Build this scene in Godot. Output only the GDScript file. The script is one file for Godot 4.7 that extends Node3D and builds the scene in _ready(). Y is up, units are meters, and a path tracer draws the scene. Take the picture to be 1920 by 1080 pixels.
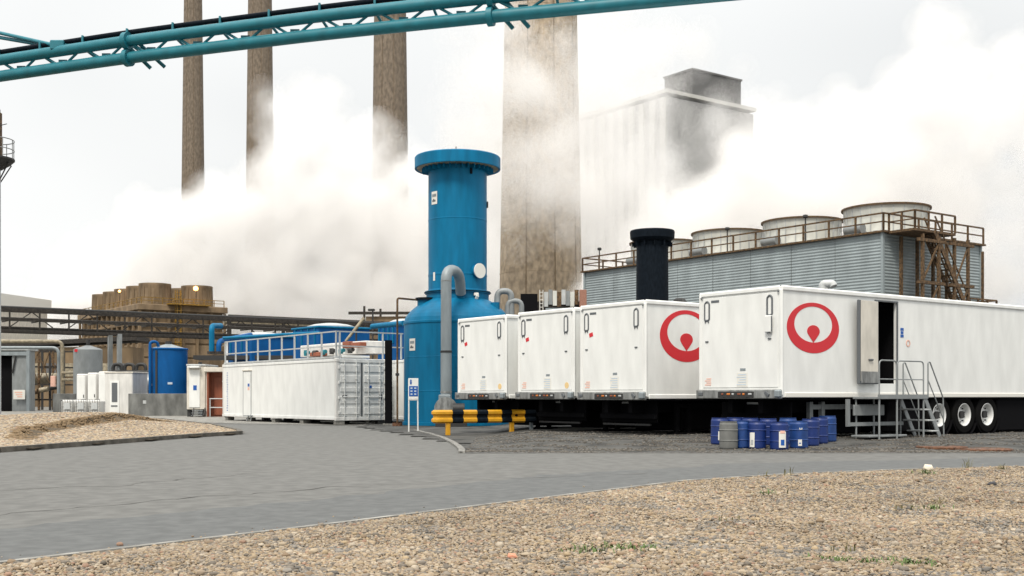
extends Node3D

# Builds meshes from boxes, tubes, lathes and prisms; xf places what is added next.
class Shape:
	var v := PackedVector3Array()
	var n := PackedVector3Array()
	var xf := Transform3D()

	func _tri(a: Vector3, b: Vector3, c: Vector3, na: Vector3, nb: Vector3, nc: Vector3) -> void:
		var f := (b - a).cross(c - a)
		if f.length_squared() < 1e-16:
			return
		if f.dot(na + nb + nc) > 0.0:
			v.append_array([xf * a, xf * c, xf * b])
			n.append_array([(xf.basis * na).normalized(), (xf.basis * nc).normalized(), (xf.basis * nb).normalized()])
		else:
			v.append_array([xf * a, xf * b, xf * c])
			n.append_array([(xf.basis * na).normalized(), (xf.basis * nb).normalized(), (xf.basis * nc).normalized()])

	func tri(a: Vector3, b: Vector3, c: Vector3) -> Shape:   # counter-clockwise seen from outside
		var m := (b - a).cross(c - a).normalized()
		_tri(a, b, c, m, m, m)
		return self

	func quad(a: Vector3, b: Vector3, c: Vector3, d: Vector3) -> Shape:
		tri(a, b, c)
		tri(a, c, d)
		return self

	func box(c: Vector3, s: Vector3, bev := 0.0, turn := Basis()) -> Shape:
		var h := s * 0.5
		var t := Transform3D(turn, c)
		var k: float = minf(bev, minf(h.x, minf(h.y, h.z)) * 0.9)
		for ax in 3:
			var i := (ax + 1) % 3
			var j := (ax + 2) % 3
			for sg in [-1.0, 1.0]:
				var m := Vector3()
				m[ax] = sg
				var q := []
				for e in [[-1, -1], [1, -1], [1, 1], [-1, 1]]:
					var p := Vector3()
					p[ax] = sg * h[ax]
					p[i] = e[0] * (h[i] - k)
					p[j] = e[1] * (h[j] - k)
					q.append(t * p)
				m = turn * m
				_tri(q[0], q[1], q[2], m, m, m)
				_tri(q[0], q[2], q[3], m, m, m)
		if k > 0.0:
			for ax in 3:   # the chamfers along each axis
				var i := (ax + 1) % 3
				var j := (ax + 2) % 3
				for si in [-1.0, 1.0]:
					for sj in [-1.0, 1.0]:
						var q := []
						for e in [[0, -1], [0, 1], [1, 1], [1, -1]]:
							var p := Vector3()
							p[ax] = e[1] * (h[ax] - k)
							p[i] = si * (h[i] - (k if e[0] else 0.0))
							p[j] = sj * (h[j] - (0.0 if e[0] else k))
							q.append(t * p)
						var m := Vector3()
						m[i] = si
						m[j] = sj
						m = turn * m.normalized()
						_tri(q[0], q[1], q[2], m, m, m)
						_tri(q[0], q[2], q[3], m, m, m)
			for sx in [-1.0, 1.0]:
				for sy in [-1.0, 1.0]:
					for sz in [-1.0, 1.0]:
						var m: Vector3 = turn * Vector3(sx, sy, sz).normalized()
						_tri(t * Vector3(sx * h.x, sy * (h.y - k), sz * (h.z - k)), t * Vector3(sx * (h.x - k), sy * h.y, sz * (h.z - k)), t * Vector3(sx * (h.x - k), sy * (h.y - k), sz * h.z), m, m, m)
		return self

	func bar(a: Vector3, b: Vector3, w: float, h: float) -> Shape:   # a square section from a to b
		var z := (b - a).normalized()
		var up := Vector3.UP if absf(z.y) < 0.95 else Vector3.RIGHT
		var x := up.cross(z).normalized()
		return box((a + b) * 0.5, Vector3(w, h, a.distance_to(b)), 0.0, Basis(x, z.cross(x), z))

	func _ring(c: Vector3, x: Vector3, y: Vector3, r: float, seg: int) -> Array:
		var out := []
		for i in seg:
			var a := TAU * i / seg
			out.append(c + (x * cos(a) + y * sin(a)) * r)
		return out

	func tube(a: Vector3, b: Vector3, r: float, seg := 10, r2 := -1.0, caps := true) -> Shape:
		if r2 < 0.0:
			r2 = r
		var z := (b - a).normalized()
		var x := (Vector3.UP if absf(z.y) < 0.95 else Vector3.RIGHT).cross(z).normalized()
		var y := z.cross(x)
		var slope := z * (r - r2) / maxf(a.distance_to(b), 1e-6)
		for i in seg:
			var a0 := TAU * i / seg
			var a1 := TAU * (i + 1) / seg
			var d0 := x * cos(a0) + y * sin(a0)
			var d1 := x * cos(a1) + y * sin(a1)
			var m0 := (d0 + slope).normalized()
			var m1 := (d1 + slope).normalized()
			_tri(a + d0 * r, a + d1 * r, b + d1 * r2, m0, m1, m1)
			_tri(a + d0 * r, b + d1 * r2, b + d0 * r2, m0, m1, m0)
			if caps:
				_tri(a, a + d0 * r, a + d1 * r, -z, -z, -z)
				_tri(b, b + d0 * r2, b + d1 * r2, z, z, z)
		return self

	func pipe(pts: Array, r: float, bend := 0.0, seg := 10, caps := true) -> Shape:   # a swept pipe with rounded bends
		var path := [pts[0]]
		for i in range(1, pts.size() - 1):
			var p: Vector3 = pts[i]
			var u: Vector3 = (pts[i - 1] - p)
			var w: Vector3 = (pts[i + 1] - p)
			var k := minf(bend, minf(u.length(), w.length()) * 0.49)
			if k < 0.005:
				path.append(p)
				continue
			var s := p + u.normalized() * k
			var e := p + w.normalized() * k
			for q in 6:
				var f := q / 5.0
				path.append(s.lerp(p, f).lerp(p.lerp(e, f), f))
		path.append(pts[-1])
		var x := Vector3()
		var rings := []
		var dirs := []
		for i in path.size():
			var z: Vector3 = (path[mini(i + 1, path.size() - 1)] - path[maxi(i - 1, 0)]).normalized()
			if i == 0:
				x = (Vector3.UP if absf(z.y) < 0.95 else Vector3.RIGHT).cross(z).normalized()
			else:
				x = (x - z * x.dot(z)).normalized()
			var y := z.cross(x)
			var ring := []
			var dd := []
			for j in seg:
				var a := TAU * j / seg
				var d := x * cos(a) + y * sin(a)
				ring.append(path[i] + d * r)
				dd.append(d)
			rings.append(ring)
			dirs.append(dd)
		for i in path.size() - 1:
			for j in seg:
				var k := (j + 1) % seg
				_tri(rings[i][j], rings[i][k], rings[i + 1][k], dirs[i][j], dirs[i][k], dirs[i + 1][k])
				_tri(rings[i][j], rings[i + 1][k], rings[i + 1][j], dirs[i][j], dirs[i + 1][k], dirs[i + 1][j])
		if caps:
			for e in [0, path.size() - 1]:
				var m: Vector3 = (path[0] - path[1]).normalized() if e == 0 else (path[-1] - path[-2]).normalized()
				for j in seg:
					_tri(path[e], rings[e][j], rings[e][(j + 1) % seg], m, m, m)
		return self

	func lathe(prof: Array, seg := 32, at := Vector3(), from := 0.0, to := TAU) -> Shape:   # profile of (radius, height), outside on its right when going up
		for i in prof.size() - 1:
			var p: Vector2 = prof[i]
			var q: Vector2 = prof[i + 1]
			var m := Vector2(q.y - p.y, p.x - q.x).normalized()
			for j in seg:
				var a0 := from + (to - from) * j / seg
				var a1 := from + (to - from) * (j + 1) / seg
				var e0 := Vector3(cos(a0), 0, sin(a0))
				var e1 := Vector3(cos(a1), 0, sin(a1))
				var m0 := e0 * m.x + Vector3.UP * m.y
				var m1 := e1 * m.x + Vector3.UP * m.y
				var a := at + e0 * p.x + Vector3.UP * p.y
				var b := at + e1 * p.x + Vector3.UP * p.y
				var c := at + e1 * q.x + Vector3.UP * q.y
				var d := at + e0 * q.x + Vector3.UP * q.y
				_tri(a, b, c, m0, m1, m1)
				_tri(a, c, d, m0, m1, m0)
		return self

	func prism(poly: PackedVector2Array, z0: float, z1: float) -> Shape:
		var idx := Geometry2D.triangulate_polygon(poly)
		for i in range(0, idx.size(), 3):
			for e in [[z0, -1.0], [z1, 1.0]]:
				var m := Vector3(0, 0, e[1])
				_tri(Vector3(poly[idx[i]].x, poly[idx[i]].y, e[0]), Vector3(poly[idx[i + 1]].x, poly[idx[i + 1]].y, e[0]), Vector3(poly[idx[i + 2]].x, poly[idx[i + 2]].y, e[0]), m, m, m)
		var turn := 1.0 if not Geometry2D.is_polygon_clockwise(poly) else -1.0
		for i in poly.size():
			var p := poly[i]
			var q := poly[(i + 1) % poly.size()]
			var m := Vector3((q - p).y, -(q - p).x, 0).normalized() * turn
			_tri(Vector3(p.x, p.y, z0), Vector3(q.x, q.y, z0), Vector3(q.x, q.y, z1), m, m, m)
			_tri(Vector3(p.x, p.y, z0), Vector3(q.x, q.y, z1), Vector3(p.x, p.y, z1), m, m, m)
		return self

	func mesh() -> ArrayMesh:
		var arr := []
		arr.resize(Mesh.ARRAY_MAX)
		arr[Mesh.ARRAY_VERTEX] = v
		arr[Mesh.ARRAY_NORMAL] = n
		var m := ArrayMesh.new()
		m.add_surface_from_arrays(Mesh.PRIMITIVE_TRIANGLES, arr)
		return m

const YAW := -0.9347          # the works' own axes: x along the trailers' rear faces, z out of them
const F := 2139.0             # focal length in pixels of a picture 1920 wide
const EYE := 1.19
var rng := RandomNumberGenerator.new()
var M := {}
var tex := {}

func shp() -> Shape:
	return Shape.new()

func at(x: float, d: float, y := 0.0) -> Vector3:      # a spot on the ground seen in column x at distance d
	return Vector3((x - 960.0) / F * d, y, -d)

func hgt(y: float, d: float) -> float:
	return EYE + (743.0 - y) / F * d

func ax() -> Vector3:
	return Vector3(cos(YAW), 0, -sin(YAW))

func az() -> Vector3:
	return Vector3(sin(YAW), 0, cos(YAW))

func part(called: String, s, m: Material, parent: Node, label := "") -> MeshInstance3D:
	var o := MeshInstance3D.new()
	o.name = called
	o.mesh = s.mesh() if s is Shape else s
	o.material_override = m
	parent.add_child(o, true)
	if label:
		o.set_meta("label", label)
	return o

func thing(called: String, label: String, category: String, pos := Vector3(), yaw := 0.0, group := "") -> Node3D:
	var o := Node3D.new()
	o.name = called
	add_child(o, true)
	o.position = pos
	o.rotation.y = yaw
	o.set_meta("label", label)
	o.set_meta("category", category)
	if group:
		o.set_meta("group", group)
	return o

func copy(src: Node3D, label: String, pos: Vector3, yaw: float) -> Node3D:
	var o: Node3D = src.duplicate()
	add_child(o, true)
	o.name = String(src.name) + "_%03d" % _count(String(src.name))
	o.position = pos
	o.rotation.y = yaw
	o.set_meta("label", label)
	return o

var counts := {}
func _count(k: String) -> int:
	counts[k] = counts.get(k, 0) + 1
	return counts[k]

func structure(called: String, s, m: Material) -> MeshInstance3D:
	var o := part(called, s, m, self)
	o.set_meta("kind", "structure")
	return o

func noise_tex(key: String, freq: float, lo: float, oct := 5, size := 512, seed_ := 1, mid := -1.0, kind := FastNoiseLite.TYPE_SIMPLEX_SMOOTH) -> NoiseTexture2D:
	if tex.has(key):
		return tex[key]
	var f := FastNoiseLite.new()
	f.noise_type = kind
	f.seed = seed_
	f.frequency = freq
	f.fractal_octaves = oct
	var t := NoiseTexture2D.new()
	t.width = size
	t.height = size
	t.seamless = true
	t.noise = f
	if lo >= 0.0:
		var g := Gradient.new()
		g.set_color(0, Color(lo, lo, lo))
		g.set_color(1, Color.WHITE)
		if mid >= 0.0:
			g.add_point(mid, Color(lerpf(lo, 1.0, 0.85), lerpf(lo, 1.0, 0.85), lerpf(lo, 1.0, 0.83)))
		t.color_ramp = g
	tex[key] = t
	return t

func mat(key: String, c: Color, rough := 0.6, metal := 0.0, t: Texture2D = null, scale := Vector3.ONE, bump: Texture2D = null, bump_cm := 0.0, world := false) -> StandardMaterial3D:
	var m := StandardMaterial3D.new()
	m.resource_name = key
	m.albedo_color = c.linear_to_srgb()
	m.roughness = rough
	m.metallic = metal
	if t or bump:
		m.uv1_triplanar = true
		m.uv1_world_triplanar = world
		m.uv1_scale = scale
		m.uv1_triplanar_sharpness = 4.0
	if t:
		m.albedo_texture = t
	if bump:
		m.heightmap_enabled = true
		m.heightmap_texture = bump
		m.heightmap_scale = bump_cm
	M[key] = m
	return m

func _ready() -> void:
	rng.seed = 11
	_view()
	_materials()
	_ground()
	_chimneys()
	_boiler_house()
	_fan_cooling_tower()
	_concrete_cooling_tower()
	_pipe_rack()
	_pipe_bridge()
	_left_works()
	_tanks_behind()
	_absorber()
	_containers()
	_right_background()
	_trailers()
	_stair()
	_barrier_sign()
	_barrels()
	_stones()
	_weeds()
	_steam()

func _view() -> void:
	var c := Camera3D.new()
	c.name = "camera"
	add_child(c)
	c.position = Vector3(0, EYE, 0)
	c.near = 0.1
	c.far = 4000.0
	c.projection = Camera3D.PROJECTION_FRUSTUM
	c.size = c.near * 1080.0 / F
	c.frustum_offset = Vector2(0, c.near * 203.0 / F)
	var w := WorldEnvironment.new()
	w.name = "world_environment"
	add_child(w)
	var e := Environment.new()
	w.environment = e
	e.background_mode = Environment.BG_SKY
	e.sky = Sky.new()
	var s := ProceduralSkyMaterial.new()
	e.sky.sky_material = s
	s.sky_top_color = Color(1.30, 1.295, 1.285)     # overcast: brightest overhead
	s.sky_horizon_color = Color(0.515, 0.527, 0.535)
	s.sky_curve = 3.0
	s.ground_bottom_color = Color(0.42, 0.41, 0.40)
	s.ground_horizon_color = Color(0.55, 0.55, 0.55)
	s.sun_angle_max = 1.0
	# even overcast with soft lighter and duller parts all round
	var cn := FastNoiseLite.new()
	cn.seed = 497
	cn.frequency = 0.8
	cn.fractal_octaves = 4
	var im := Image.create(512, 256, false, Image.FORMAT_RGBAF)
	for y in 256:
		for x in 512:
			var th := (0.5 - (y + 0.5) / 256.0) * PI
			var ph := ((x + 0.5) / 512.0 - 0.5) * TAU
			var b := clampf(0.5 + 0.9 * cn.get_noise_3d(sin(ph) * cos(th), sin(th) * 2.0, -cos(ph) * cos(th)), 0.0, 1.0)
			im.set_pixel(x, y, Color(0.20, 0.192, 0.18, b))
	s.sky_cover = ImageTexture.create_from_image(im)
	e.tonemap_mode = Environment.TONE_MAPPER_LINEAR
	e.tonemap_exposure = 2.25
	e.sdfgi_enabled = true
	e.ssao_enabled = true
	e.ssil_enabled = true
	var l := DirectionalLight3D.new()
	l.name = "sun"
	add_child(l)
	l.light_color = Color(1.0, 0.97, 0.92)
	l.light_energy = 0.46
	l.light_angular_distance = 14.0
	l.shadow_enabled = true
	l.look_at_from_position(Vector3(-3, 12, 8), Vector3())

func _materials() -> void:
	var fine := noise_tex("fine", 0.06, 0.72, 4)
	var blotch := noise_tex("blotch", 0.012, 0.62, 5, 512, 5)
	var soft := noise_tex("soft", 0.01, 0.86, 5, 512, 9)
	var clean := noise_tex("clean", 0.01, 0.93, 5, 512, 12)
	var rust := noise_tex("rust", 0.03, 0.35, 5, 512, 4)
	var grit := noise_tex("grit", 0.25, -1.0, 3, 512, 3)
	mat("white", Color(0.80, 0.81, 0.79), 0.38, 0.0, clean, Vector3(0.35, 0.12, 0.35))
	mat("white_dirty", Color(0.74, 0.73, 0.70), 0.5, 0.0, soft, Vector3(0.5, 0.12, 0.5))
	mat("cream", Color(0.70, 0.66, 0.58), 0.5, 0.0, soft, Vector3(0.5, 0.2, 0.5))
	mat("door_grey", Color(0.80, 0.81, 0.79), 0.5, 0.0, soft, Vector3(0.5, 0.15, 0.5))
	mat("pale_grey", Color(0.50, 0.52, 0.52), 0.5, 0.0, soft, Vector3(0.6, 0.2, 0.6))
	mat("grey", Color(0.26, 0.28, 0.285), 0.5, 0.1, soft, Vector3(0.5, 0.2, 0.5))
	mat("steel", Color(0.42, 0.43, 0.42), 0.45, 0.55, blotch, Vector3(0.9, 0.3, 0.9))
	mat("dark_steel", Color(0.045, 0.045, 0.045), 0.6, 0.2, fine, Vector3(0.8, 0.8, 0.8))
	mat("black", Color(0.008, 0.008, 0.009), 0.9)
	mat("rubber", Color(0.009, 0.009, 0.009), 0.95)
	mat("black_paint", Color(0.012, 0.017, 0.024), 0.5, 0.0, fine, Vector3(0.3, 0.1, 0.3))
	mat("rack_brown", Color(0.055, 0.045, 0.036), 0.75, 0.0, rust, Vector3(0.3, 0.3, 0.3))
	mat("rust_brown", Color(0.215, 0.125, 0.055), 0.8, 0.0, rust, Vector3(0.25, 0.25, 0.25))
	mat("red", Color(0.56, 0.016, 0.026), 0.45)
	mat("orange_red", Color(0.55, 0.10, 0.05), 0.5)
	mat("amber", Color(0.55, 0.16, 0.02), 0.4)
	mat("yellow", Color(0.66, 0.33, 0.012), 0.5, 0.0, soft, Vector3(0.8, 0.8, 0.8))
	mat("ladder_yellow", Color(0.48, 0.27, 0.03), 0.6, 0.0, rust, Vector3(0.4, 0.2, 0.4))
	mat("tower_blue", Color(0.001, 0.17, 0.34), 0.5, 0.0, noise_tex("worn", 0.014, 0.8, 6, 512, 61), Vector3(0.3, 0.05, 0.3))
	mat("tank_blue", Color(0.002, 0.09, 0.29), 0.55, 0.0, soft, Vector3(0.3, 0.1, 0.3))
	mat("barrel_blue", Color(0.004, 0.026, 0.16), 0.5, 0.0, soft, Vector3(0.9, 0.5, 0.9))
	mat("barrel_worn", Color(0.006, 0.05, 0.22), 0.55, 0.0, noise_tex("worn", 0.014, 0.8, 6, 512, 61), Vector3(0.9, 0.4, 0.9))
	mat("sign_blue", Color(0.01, 0.09, 0.36), 0.4)
	mat("teal", Color(0.008, 0.175, 0.225), 0.5, 0.0, soft, Vector3(0.35, 0.35, 0.35))
	mat("duct_grey", Color(0.27, 0.31, 0.33), 0.5, 0.1, soft, Vector3(0.5, 0.15, 0.5))
	mat("brown_door", Color(0.26, 0.075, 0.035), 0.6, 0.0, soft, Vector3(0.5, 0.2, 0.5))
	mat("beige_pipe", Color(0.42, 0.36, 0.25), 0.6, 0.0, blotch, Vector3(0.4, 0.4, 0.4))
	mat("corrugated", Color(0.31, 0.36, 0.375), 0.5, 0.1, soft, Vector3(0.12, 0.05, 0.12))
	mat("fan_white", Color(0.66, 0.67, 0.62), 0.55, 0.0, soft, Vector3(0.25, 0.12, 0.25))
	mat("concrete_brown", Color(0.25, 0.175, 0.10), 0.9, 0.0, blotch, Vector3(0.06, 0.025, 0.06))
	mat("concrete_brown_light", Color(0.30, 0.215, 0.13), 0.9, 0.0, blotch, Vector3(0.06, 0.025, 0.06))
	mat("chimney", Color(0.245, 0.195, 0.145), 0.9, 0.0, noise_tex("streak", 0.03, 0.66, 6, 512, 21), Vector3(0.06, 0.025, 0.06))
	mat("chimney_near", Color(0.47, 0.375, 0.265), 0.9, 0.0, noise_tex("streak", 0.03, 0.66, 6, 512, 21), Vector3(0.07, 0.04, 0.07))
	mat("boiler_clad", Color(0.30, 0.30, 0.295), 0.7, 0.0, soft, Vector3(0.03, 0.01, 0.03))
	mat("boiler_light", Color(0.46, 0.455, 0.43), 0.7)
	mat("boiler_dark", Color(0.12, 0.12, 0.12), 0.8)
	mat("wall_grey", Color(0.235, 0.24, 0.23), 0.85, 0.0, blotch, Vector3(0.2, 0.1, 0.2))
	mat("wall_dark", Color(0.125, 0.123, 0.116), 0.95)
	mat("pink_brick", Color(0.42, 0.21, 0.15), 0.9, 0.0, fine, Vector3(0.3, 0.3, 0.3))
	mat("plate_cream", Color(0.70, 0.69, 0.64), 0.5)
	mat("faint_blue", Color(0.5, 0.58, 0.66), 0.5)
	mat("faint_red", Color(0.75, 0.45, 0.36), 0.5)
	mat("faint_yellow", Color(0.72, 0.52, 0.25), 0.5)
	mat("text_grey", Color(0.10, 0.11, 0.12), 0.6)
	mat("asphalt", Color(0.150, 0.150, 0.142), 0.92, 0.0, noise_tex("asphalt", 0.03, 0.78, 8, 2048, 31), Vector3(0.045, 0.045, 0.045), grit, 0.5, true)
	mat("asphalt_new", Color(0.116, 0.121, 0.120), 0.88, 0.0, noise_tex("asphalt2", 0.03, 0.8, 8, 2048, 33), Vector3(0.06, 0.06, 0.06), grit, 0.5, true)
	mat("asphalt_dark", Color(0.142, 0.141, 0.135), 0.9, 0.0, noise_tex("asphalt", 0.03, 0.78, 8, 2048, 31), Vector3(0.23, 0.23, 0.23), grit, 0.8, true)
	mat("yard", Color(0.078, 0.077, 0.073), 0.9, 0.0, noise_tex("yard", 0.014, 0.38, 7, 1024, 41, 0.55), Vector3(0.06, 0.06, 0.06), grit, 1.6, true)
	mat("far_ground", Color(0.22, 0.21, 0.19), 0.95, 0.0, blotch, Vector3(0.03, 0.03, 0.03), null, 0.0, true)
	mat("gravel_soil", Color(0.24, 0.18, 0.11), 0.95, 0.0, noise_tex("gravel", 0.09, 0.45, 4, 512, 51), Vector3(1.0, 1.0, 1.0), grit, 2.0, true)
	mat("kerb", Color(0.34, 0.33, 0.30), 0.9, 0.0, blotch, Vector3(0.4, 0.4, 0.4))
	mat("kerb_dark", Color(0.17, 0.155, 0.13), 0.9, 0.0, blotch, Vector3(0.4, 0.4, 0.4))
	mat("line_pale", Color(0.42, 0.41, 0.38), 0.8, 0.0, rust, Vector3(0.5, 0.5, 0.5))
	mat("weed", Color(0.07, 0.12, 0.025), 0.8)
	mat("weed_dry", Color(0.14, 0.13, 0.05), 0.9)
	mat("rust_plate", Color(0.27, 0.12, 0.06), 0.85, 0.0, rust, Vector3(0.6, 0.6, 0.6))
	for q in ["black", "black_paint", "tower_blue", "tank_blue", "rubber"]:
		M[q].metallic_specular = 0.3 if q.ends_with("blue") else 0.12
	mat("rim", Color(0.66, 0.67, 0.66), 0.4, 0.15)


const EDGE := [[-9.0, 3.0], [-5.4, 5.9], [-3.58, 7.98], [-1.57, 10.5], [0.0, 12.6], [2.35, 15.7], [4.2, 17.15], [6.5, 18.3], [8.46, 18.85], [14.0, 20.0], [30.0, 22.0]]

func edge_d(x: float) -> float:      # distance of the gravel bed's kerb at x
	for i in EDGE.size() - 1:
		if x <= EDGE[i + 1][0]:
			return lerpf(EDGE[i][1], EDGE[i + 1][1], (x - EDGE[i][0]) / (EDGE[i + 1][0] - EDGE[i][0]))
	return EDGE[-1][1]

var hills := FastNoiseLite.new()
func bed_height(x: float, d: float) -> float:
	var inside := edge_d(x) - d
	return 0.015 + 0.085 * smoothstep(0.0, 1.6, inside) + 0.05 * hills.get_noise_2d(x * 5.0, d * 5.0) * smoothstep(0.1, 1.5, inside)

func yard_height(x: float, d: float) -> float:
	return 0.004 + 0.15 * smoothstep(24.2, 28.0, d) * smoothstep(-1.0, 0.8, x) + (0.012 + 0.012 * hills.get_noise_2d(x * 6.0, d * 6.0)) * smoothstep(24.0, 26.0, d)

func flat(s: Shape, poly: PackedVector2Array, y: float) -> Shape:    # polygon of (x, distance)
	var idx := Geometry2D.triangulate_polygon(poly)
	for i in range(0, idx.size(), 3):
		var q := []
		for k in 3:
			q.append(Vector3(poly[idx[i + k]].x, y, -poly[idx[i + k]].y))
		s._tri(q[0], q[1], q[2], Vector3.UP, Vector3.UP, Vector3.UP)
	return s

func sheet(s: Shape, x0: float, x1: float, d0: float, d1: float, nx: int, nd: int, h: Callable, keep: Callable) -> Shape:
	var pts := []
	for j in nd + 1:
		var row := []
		for i in nx + 1:
			var p := Vector2(lerpf(x0, x1, float(i) / nx), lerpf(d0, d1, float(j) / nd))
			row.append(Vector3(p.x, h.call(p.x, p.y), -p.y))
		pts.append(row)
	for j in nd:
		for i in nx:
			var a: Vector3 = pts[j][i]
			if not keep.call(a.x, -a.z):
				continue
			s.tri(a, pts[j][i + 1], pts[j + 1][i + 1])
			s.tri(a, pts[j + 1][i + 1], pts[j + 1][i])
	return s

const ISLAND := [[-60.0, 20.0], [-10.9, 24.2], [-10.0, 28.5], [-9.3, 32.5], [-8.5, 35.6], [-8.9, 37.2], [-11.7, 44.7], [-17.5, 56.6], [-26.0, 63.0], [-70.0, 68.0]]

func island_poly() -> PackedVector2Array:
	var p := PackedVector2Array()
	for q in ISLAND:
		p.append(Vector2(q[0], q[1]))
	return p

func scarp_x(d: float) -> float:      # a little dug bank that curves across the island
	return -12.0 - (d - 27.7) * 0.36 + 0.012 * pow(d - 27.7, 2.0) + 0.25 * hills.get_noise_2d(d * 12.0, 3.0)

func island_height(x: float, d: float, dist: float) -> float:
	var ridge := 0.2 * exp(-pow((d - 42.0 - (x + 17.0) * 0.8) / 5.5, 2.0)) * smoothstep(-10.0, -15.5, x)
	var scarp := 0.2 * smoothstep(-0.15, 0.25, scarp_x(d) - x) * smoothstep(27.0, 31.0, d) * (1.0 - smoothstep(44.0, 50.0, d)) * smoothstep(9.0, 2.0, scarp_x(d) - x)
	return scarp + 0.05 + 0.07 * smoothstep(0.0, 4.0, dist) + (ridge + 0.07 * hills.get_noise_2d(x * 3.0, d * 3.0)) * smoothstep(0.3, 4.0, dist)

func edge_dist(p: Vector2, poly: PackedVector2Array) -> float:
	var best := 1e9
	for i in poly.size():
		best = minf(best, p.distance_to(Geometry2D.get_closest_point_to_segment(p, poly[i], poly[(i + 1) % poly.size()])))
	return best if Geometry2D.is_point_in_polygon(p, poly) else -best

func _ground() -> void:
	hills.seed = 3
	hills.frequency = 0.08
	hills.fractal_octaves = 4
	structure("ground", flat(shp(), PackedVector2Array([Vector2(-2500, -200), Vector2(2500, -200), Vector2(2500, 3200), Vector2(-2500, 3200)]), -0.008), M.far_ground)
	structure("road", flat(shp(), PackedVector2Array([Vector2(-70, 1.0), Vector2(60, 1.0), Vector2(60, 24.2), Vector2(-1.0, 24.2), Vector2(-1.3, 28.6), Vector2(-2.5, 35.3), Vector2(-3.4, 39.5), Vector2(-5.0, 46.0), Vector2(-8.5, 47.5), Vector2(-24, 68), Vector2(-70, 80)]), -0.004), M.asphalt)
	# the smoother lane nearest to the gravel, and the darker patches and seams left by repairs
	var lane := PackedVector2Array()
	for q in [[-9.0, 3.0], [-5.4, 5.9], [-3.58, 7.98], [-1.57, 10.5], [0.0, 12.6], [2.35, 15.7], [4.2, 17.15], [6.5, 18.3], [8.46, 18.85], [14.0, 20.0], [40.0, 22.4]]:
		lane.append(Vector2(q[0], q[1] - 0.1))
	var far_side := [[40.0, 23.2], [10.0, 22.3], [4.0, 20.2], [0.5, 17.2], [-2.0, 13.6], [-4.3, 10.6], [-7.5, 7.5], [-14.0, 4.0]]
	for i in far_side.size() - 1:
		for j in 16:
			var p := Vector2(far_side[i][0], far_side[i][1]).lerp(Vector2(far_side[i + 1][0], far_side[i + 1][1]), j / 16.0)
			lane.append(p + Vector2(-0.5, 0.6) * (hills.get_noise_2d(p.x * 12.0, p.y * 12.0) * 0.35 + hills.get_noise_2d(p.x * 60.0, p.y * 60.0) * 0.22))
	structure("road_lane", flat(shp(), lane, 0.0), M.asphalt_new)
	var k := 0
	# wandering cracks in the old surface
	for c in [[[-5.6, 10.8], [-4.0, 13.2], [-1.6, 15.6], [2.0, 17.6]], [[-7.6, 13.6], [-5.2, 15.4], [-3.9, 18.0]]]:
		var left := []
		var right := []
		for i in 61:
			var f: float = i / 60.0 * (c.size() - 1)
			var u := mini(int(f), c.size() - 2)
			var p: Vector2 = Vector2(c[u][0], c[u][1]).lerp(Vector2(c[u + 1][0], c[u + 1][1]), f - u)
			p += Vector2(hills.get_noise_2d(i * 2.0, k * 50.0), hills.get_noise_2d(i * 2.0 + 500.0, k * 50.0)) * 0.3
			var w := 0.006 + 0.02 * absf(hills.get_noise_2d(i * 13.0, k * 80.0))
			left.append(p + Vector2(-w, w))
			right.append(p + Vector2(w, -w))
		var cs := shp()
		for i in 60:
			var q := []
			for e in [left[i], right[i], right[i + 1], left[i + 1]]:
				q.append(Vector3(e.x, 0.0045, -e.y))
			cs._tri(q[0], q[1], q[2], Vector3.UP, Vector3.UP, Vector3.UP)
			cs._tri(q[0], q[2], q[3], Vector3.UP, Vector3.UP, Vector3.UP)
		structure("road_crack", cs, M.wall_dark)
		k += 1
	# low concrete edging along the foreground gravel
	var s := shp()
	for i in EDGE.size() - 1:
		var a := Vector3(EDGE[i][0], 0.012, -EDGE[i][1])
		var b := Vector3(EDGE[i + 1][0], 0.012, -EDGE[i + 1][1])
		s.bar(a, b + (b - a).normalized() * 0.02, 0.07, 0.045 + 0.002 * (i % 2))
	structure("kerb", s, M.kerb)
	structure("gravel_bed", sheet(shp(), -10, 16, 2.0, 20.5, 130, 100, bed_height, func(x, d): return d < edge_d(x) + 0.03), M.gravel_soil)
	# pale kerb round the mouth of the yard
	s = shp()
	var line := [[-1.05, 23.85], [-1.1, 25.0], [-1.22, 26.4], [-1.5, 28.9], [-1.95, 32.2], [-2.55, 35.6], [-3.3, 39.0]]
	for i in line.size() - 1:
		var a := Vector3(line[i][0], 0.015, -line[i][1])
		var b := Vector3(line[i + 1][0], 0.015, -line[i + 1][1])
		s.bar(a, b + (b - a).normalized() * 0.03, 0.14, 0.05 + 0.002 * (i % 2))
	structure("kerb", s, M.line_pale)
	structure("yard", sheet(shp(), -8, 44, 24.0, 64.0, 104, 80, yard_height, func(x, d): return x > (-1.35 if d < 28 else lerpf(-1.5, -6.5, clampf((d - 28.0) / 17.0, 0.0, 1.0)))), M.yard)
	var verge := PackedVector2Array()
	for q in line:
		verge.append(Vector2(q[0] + 0.03, q[1]))
	verge.append_array(PackedVector2Array([Vector2(-5.0, 46.0), Vector2(0.5, 46.0), Vector2(0.5, 23.9)]))
	structure("yard_verge", flat(shp(), verge, 0.002), M.yard)
	structure("painted_line", shp().box(Vector3(14.5, 0.003, -23.95), Vector3(31.0, 0.004, 0.07)), M.line_pale)
	# gravel island with its dark kerb
	var poly := island_poly()
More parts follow.
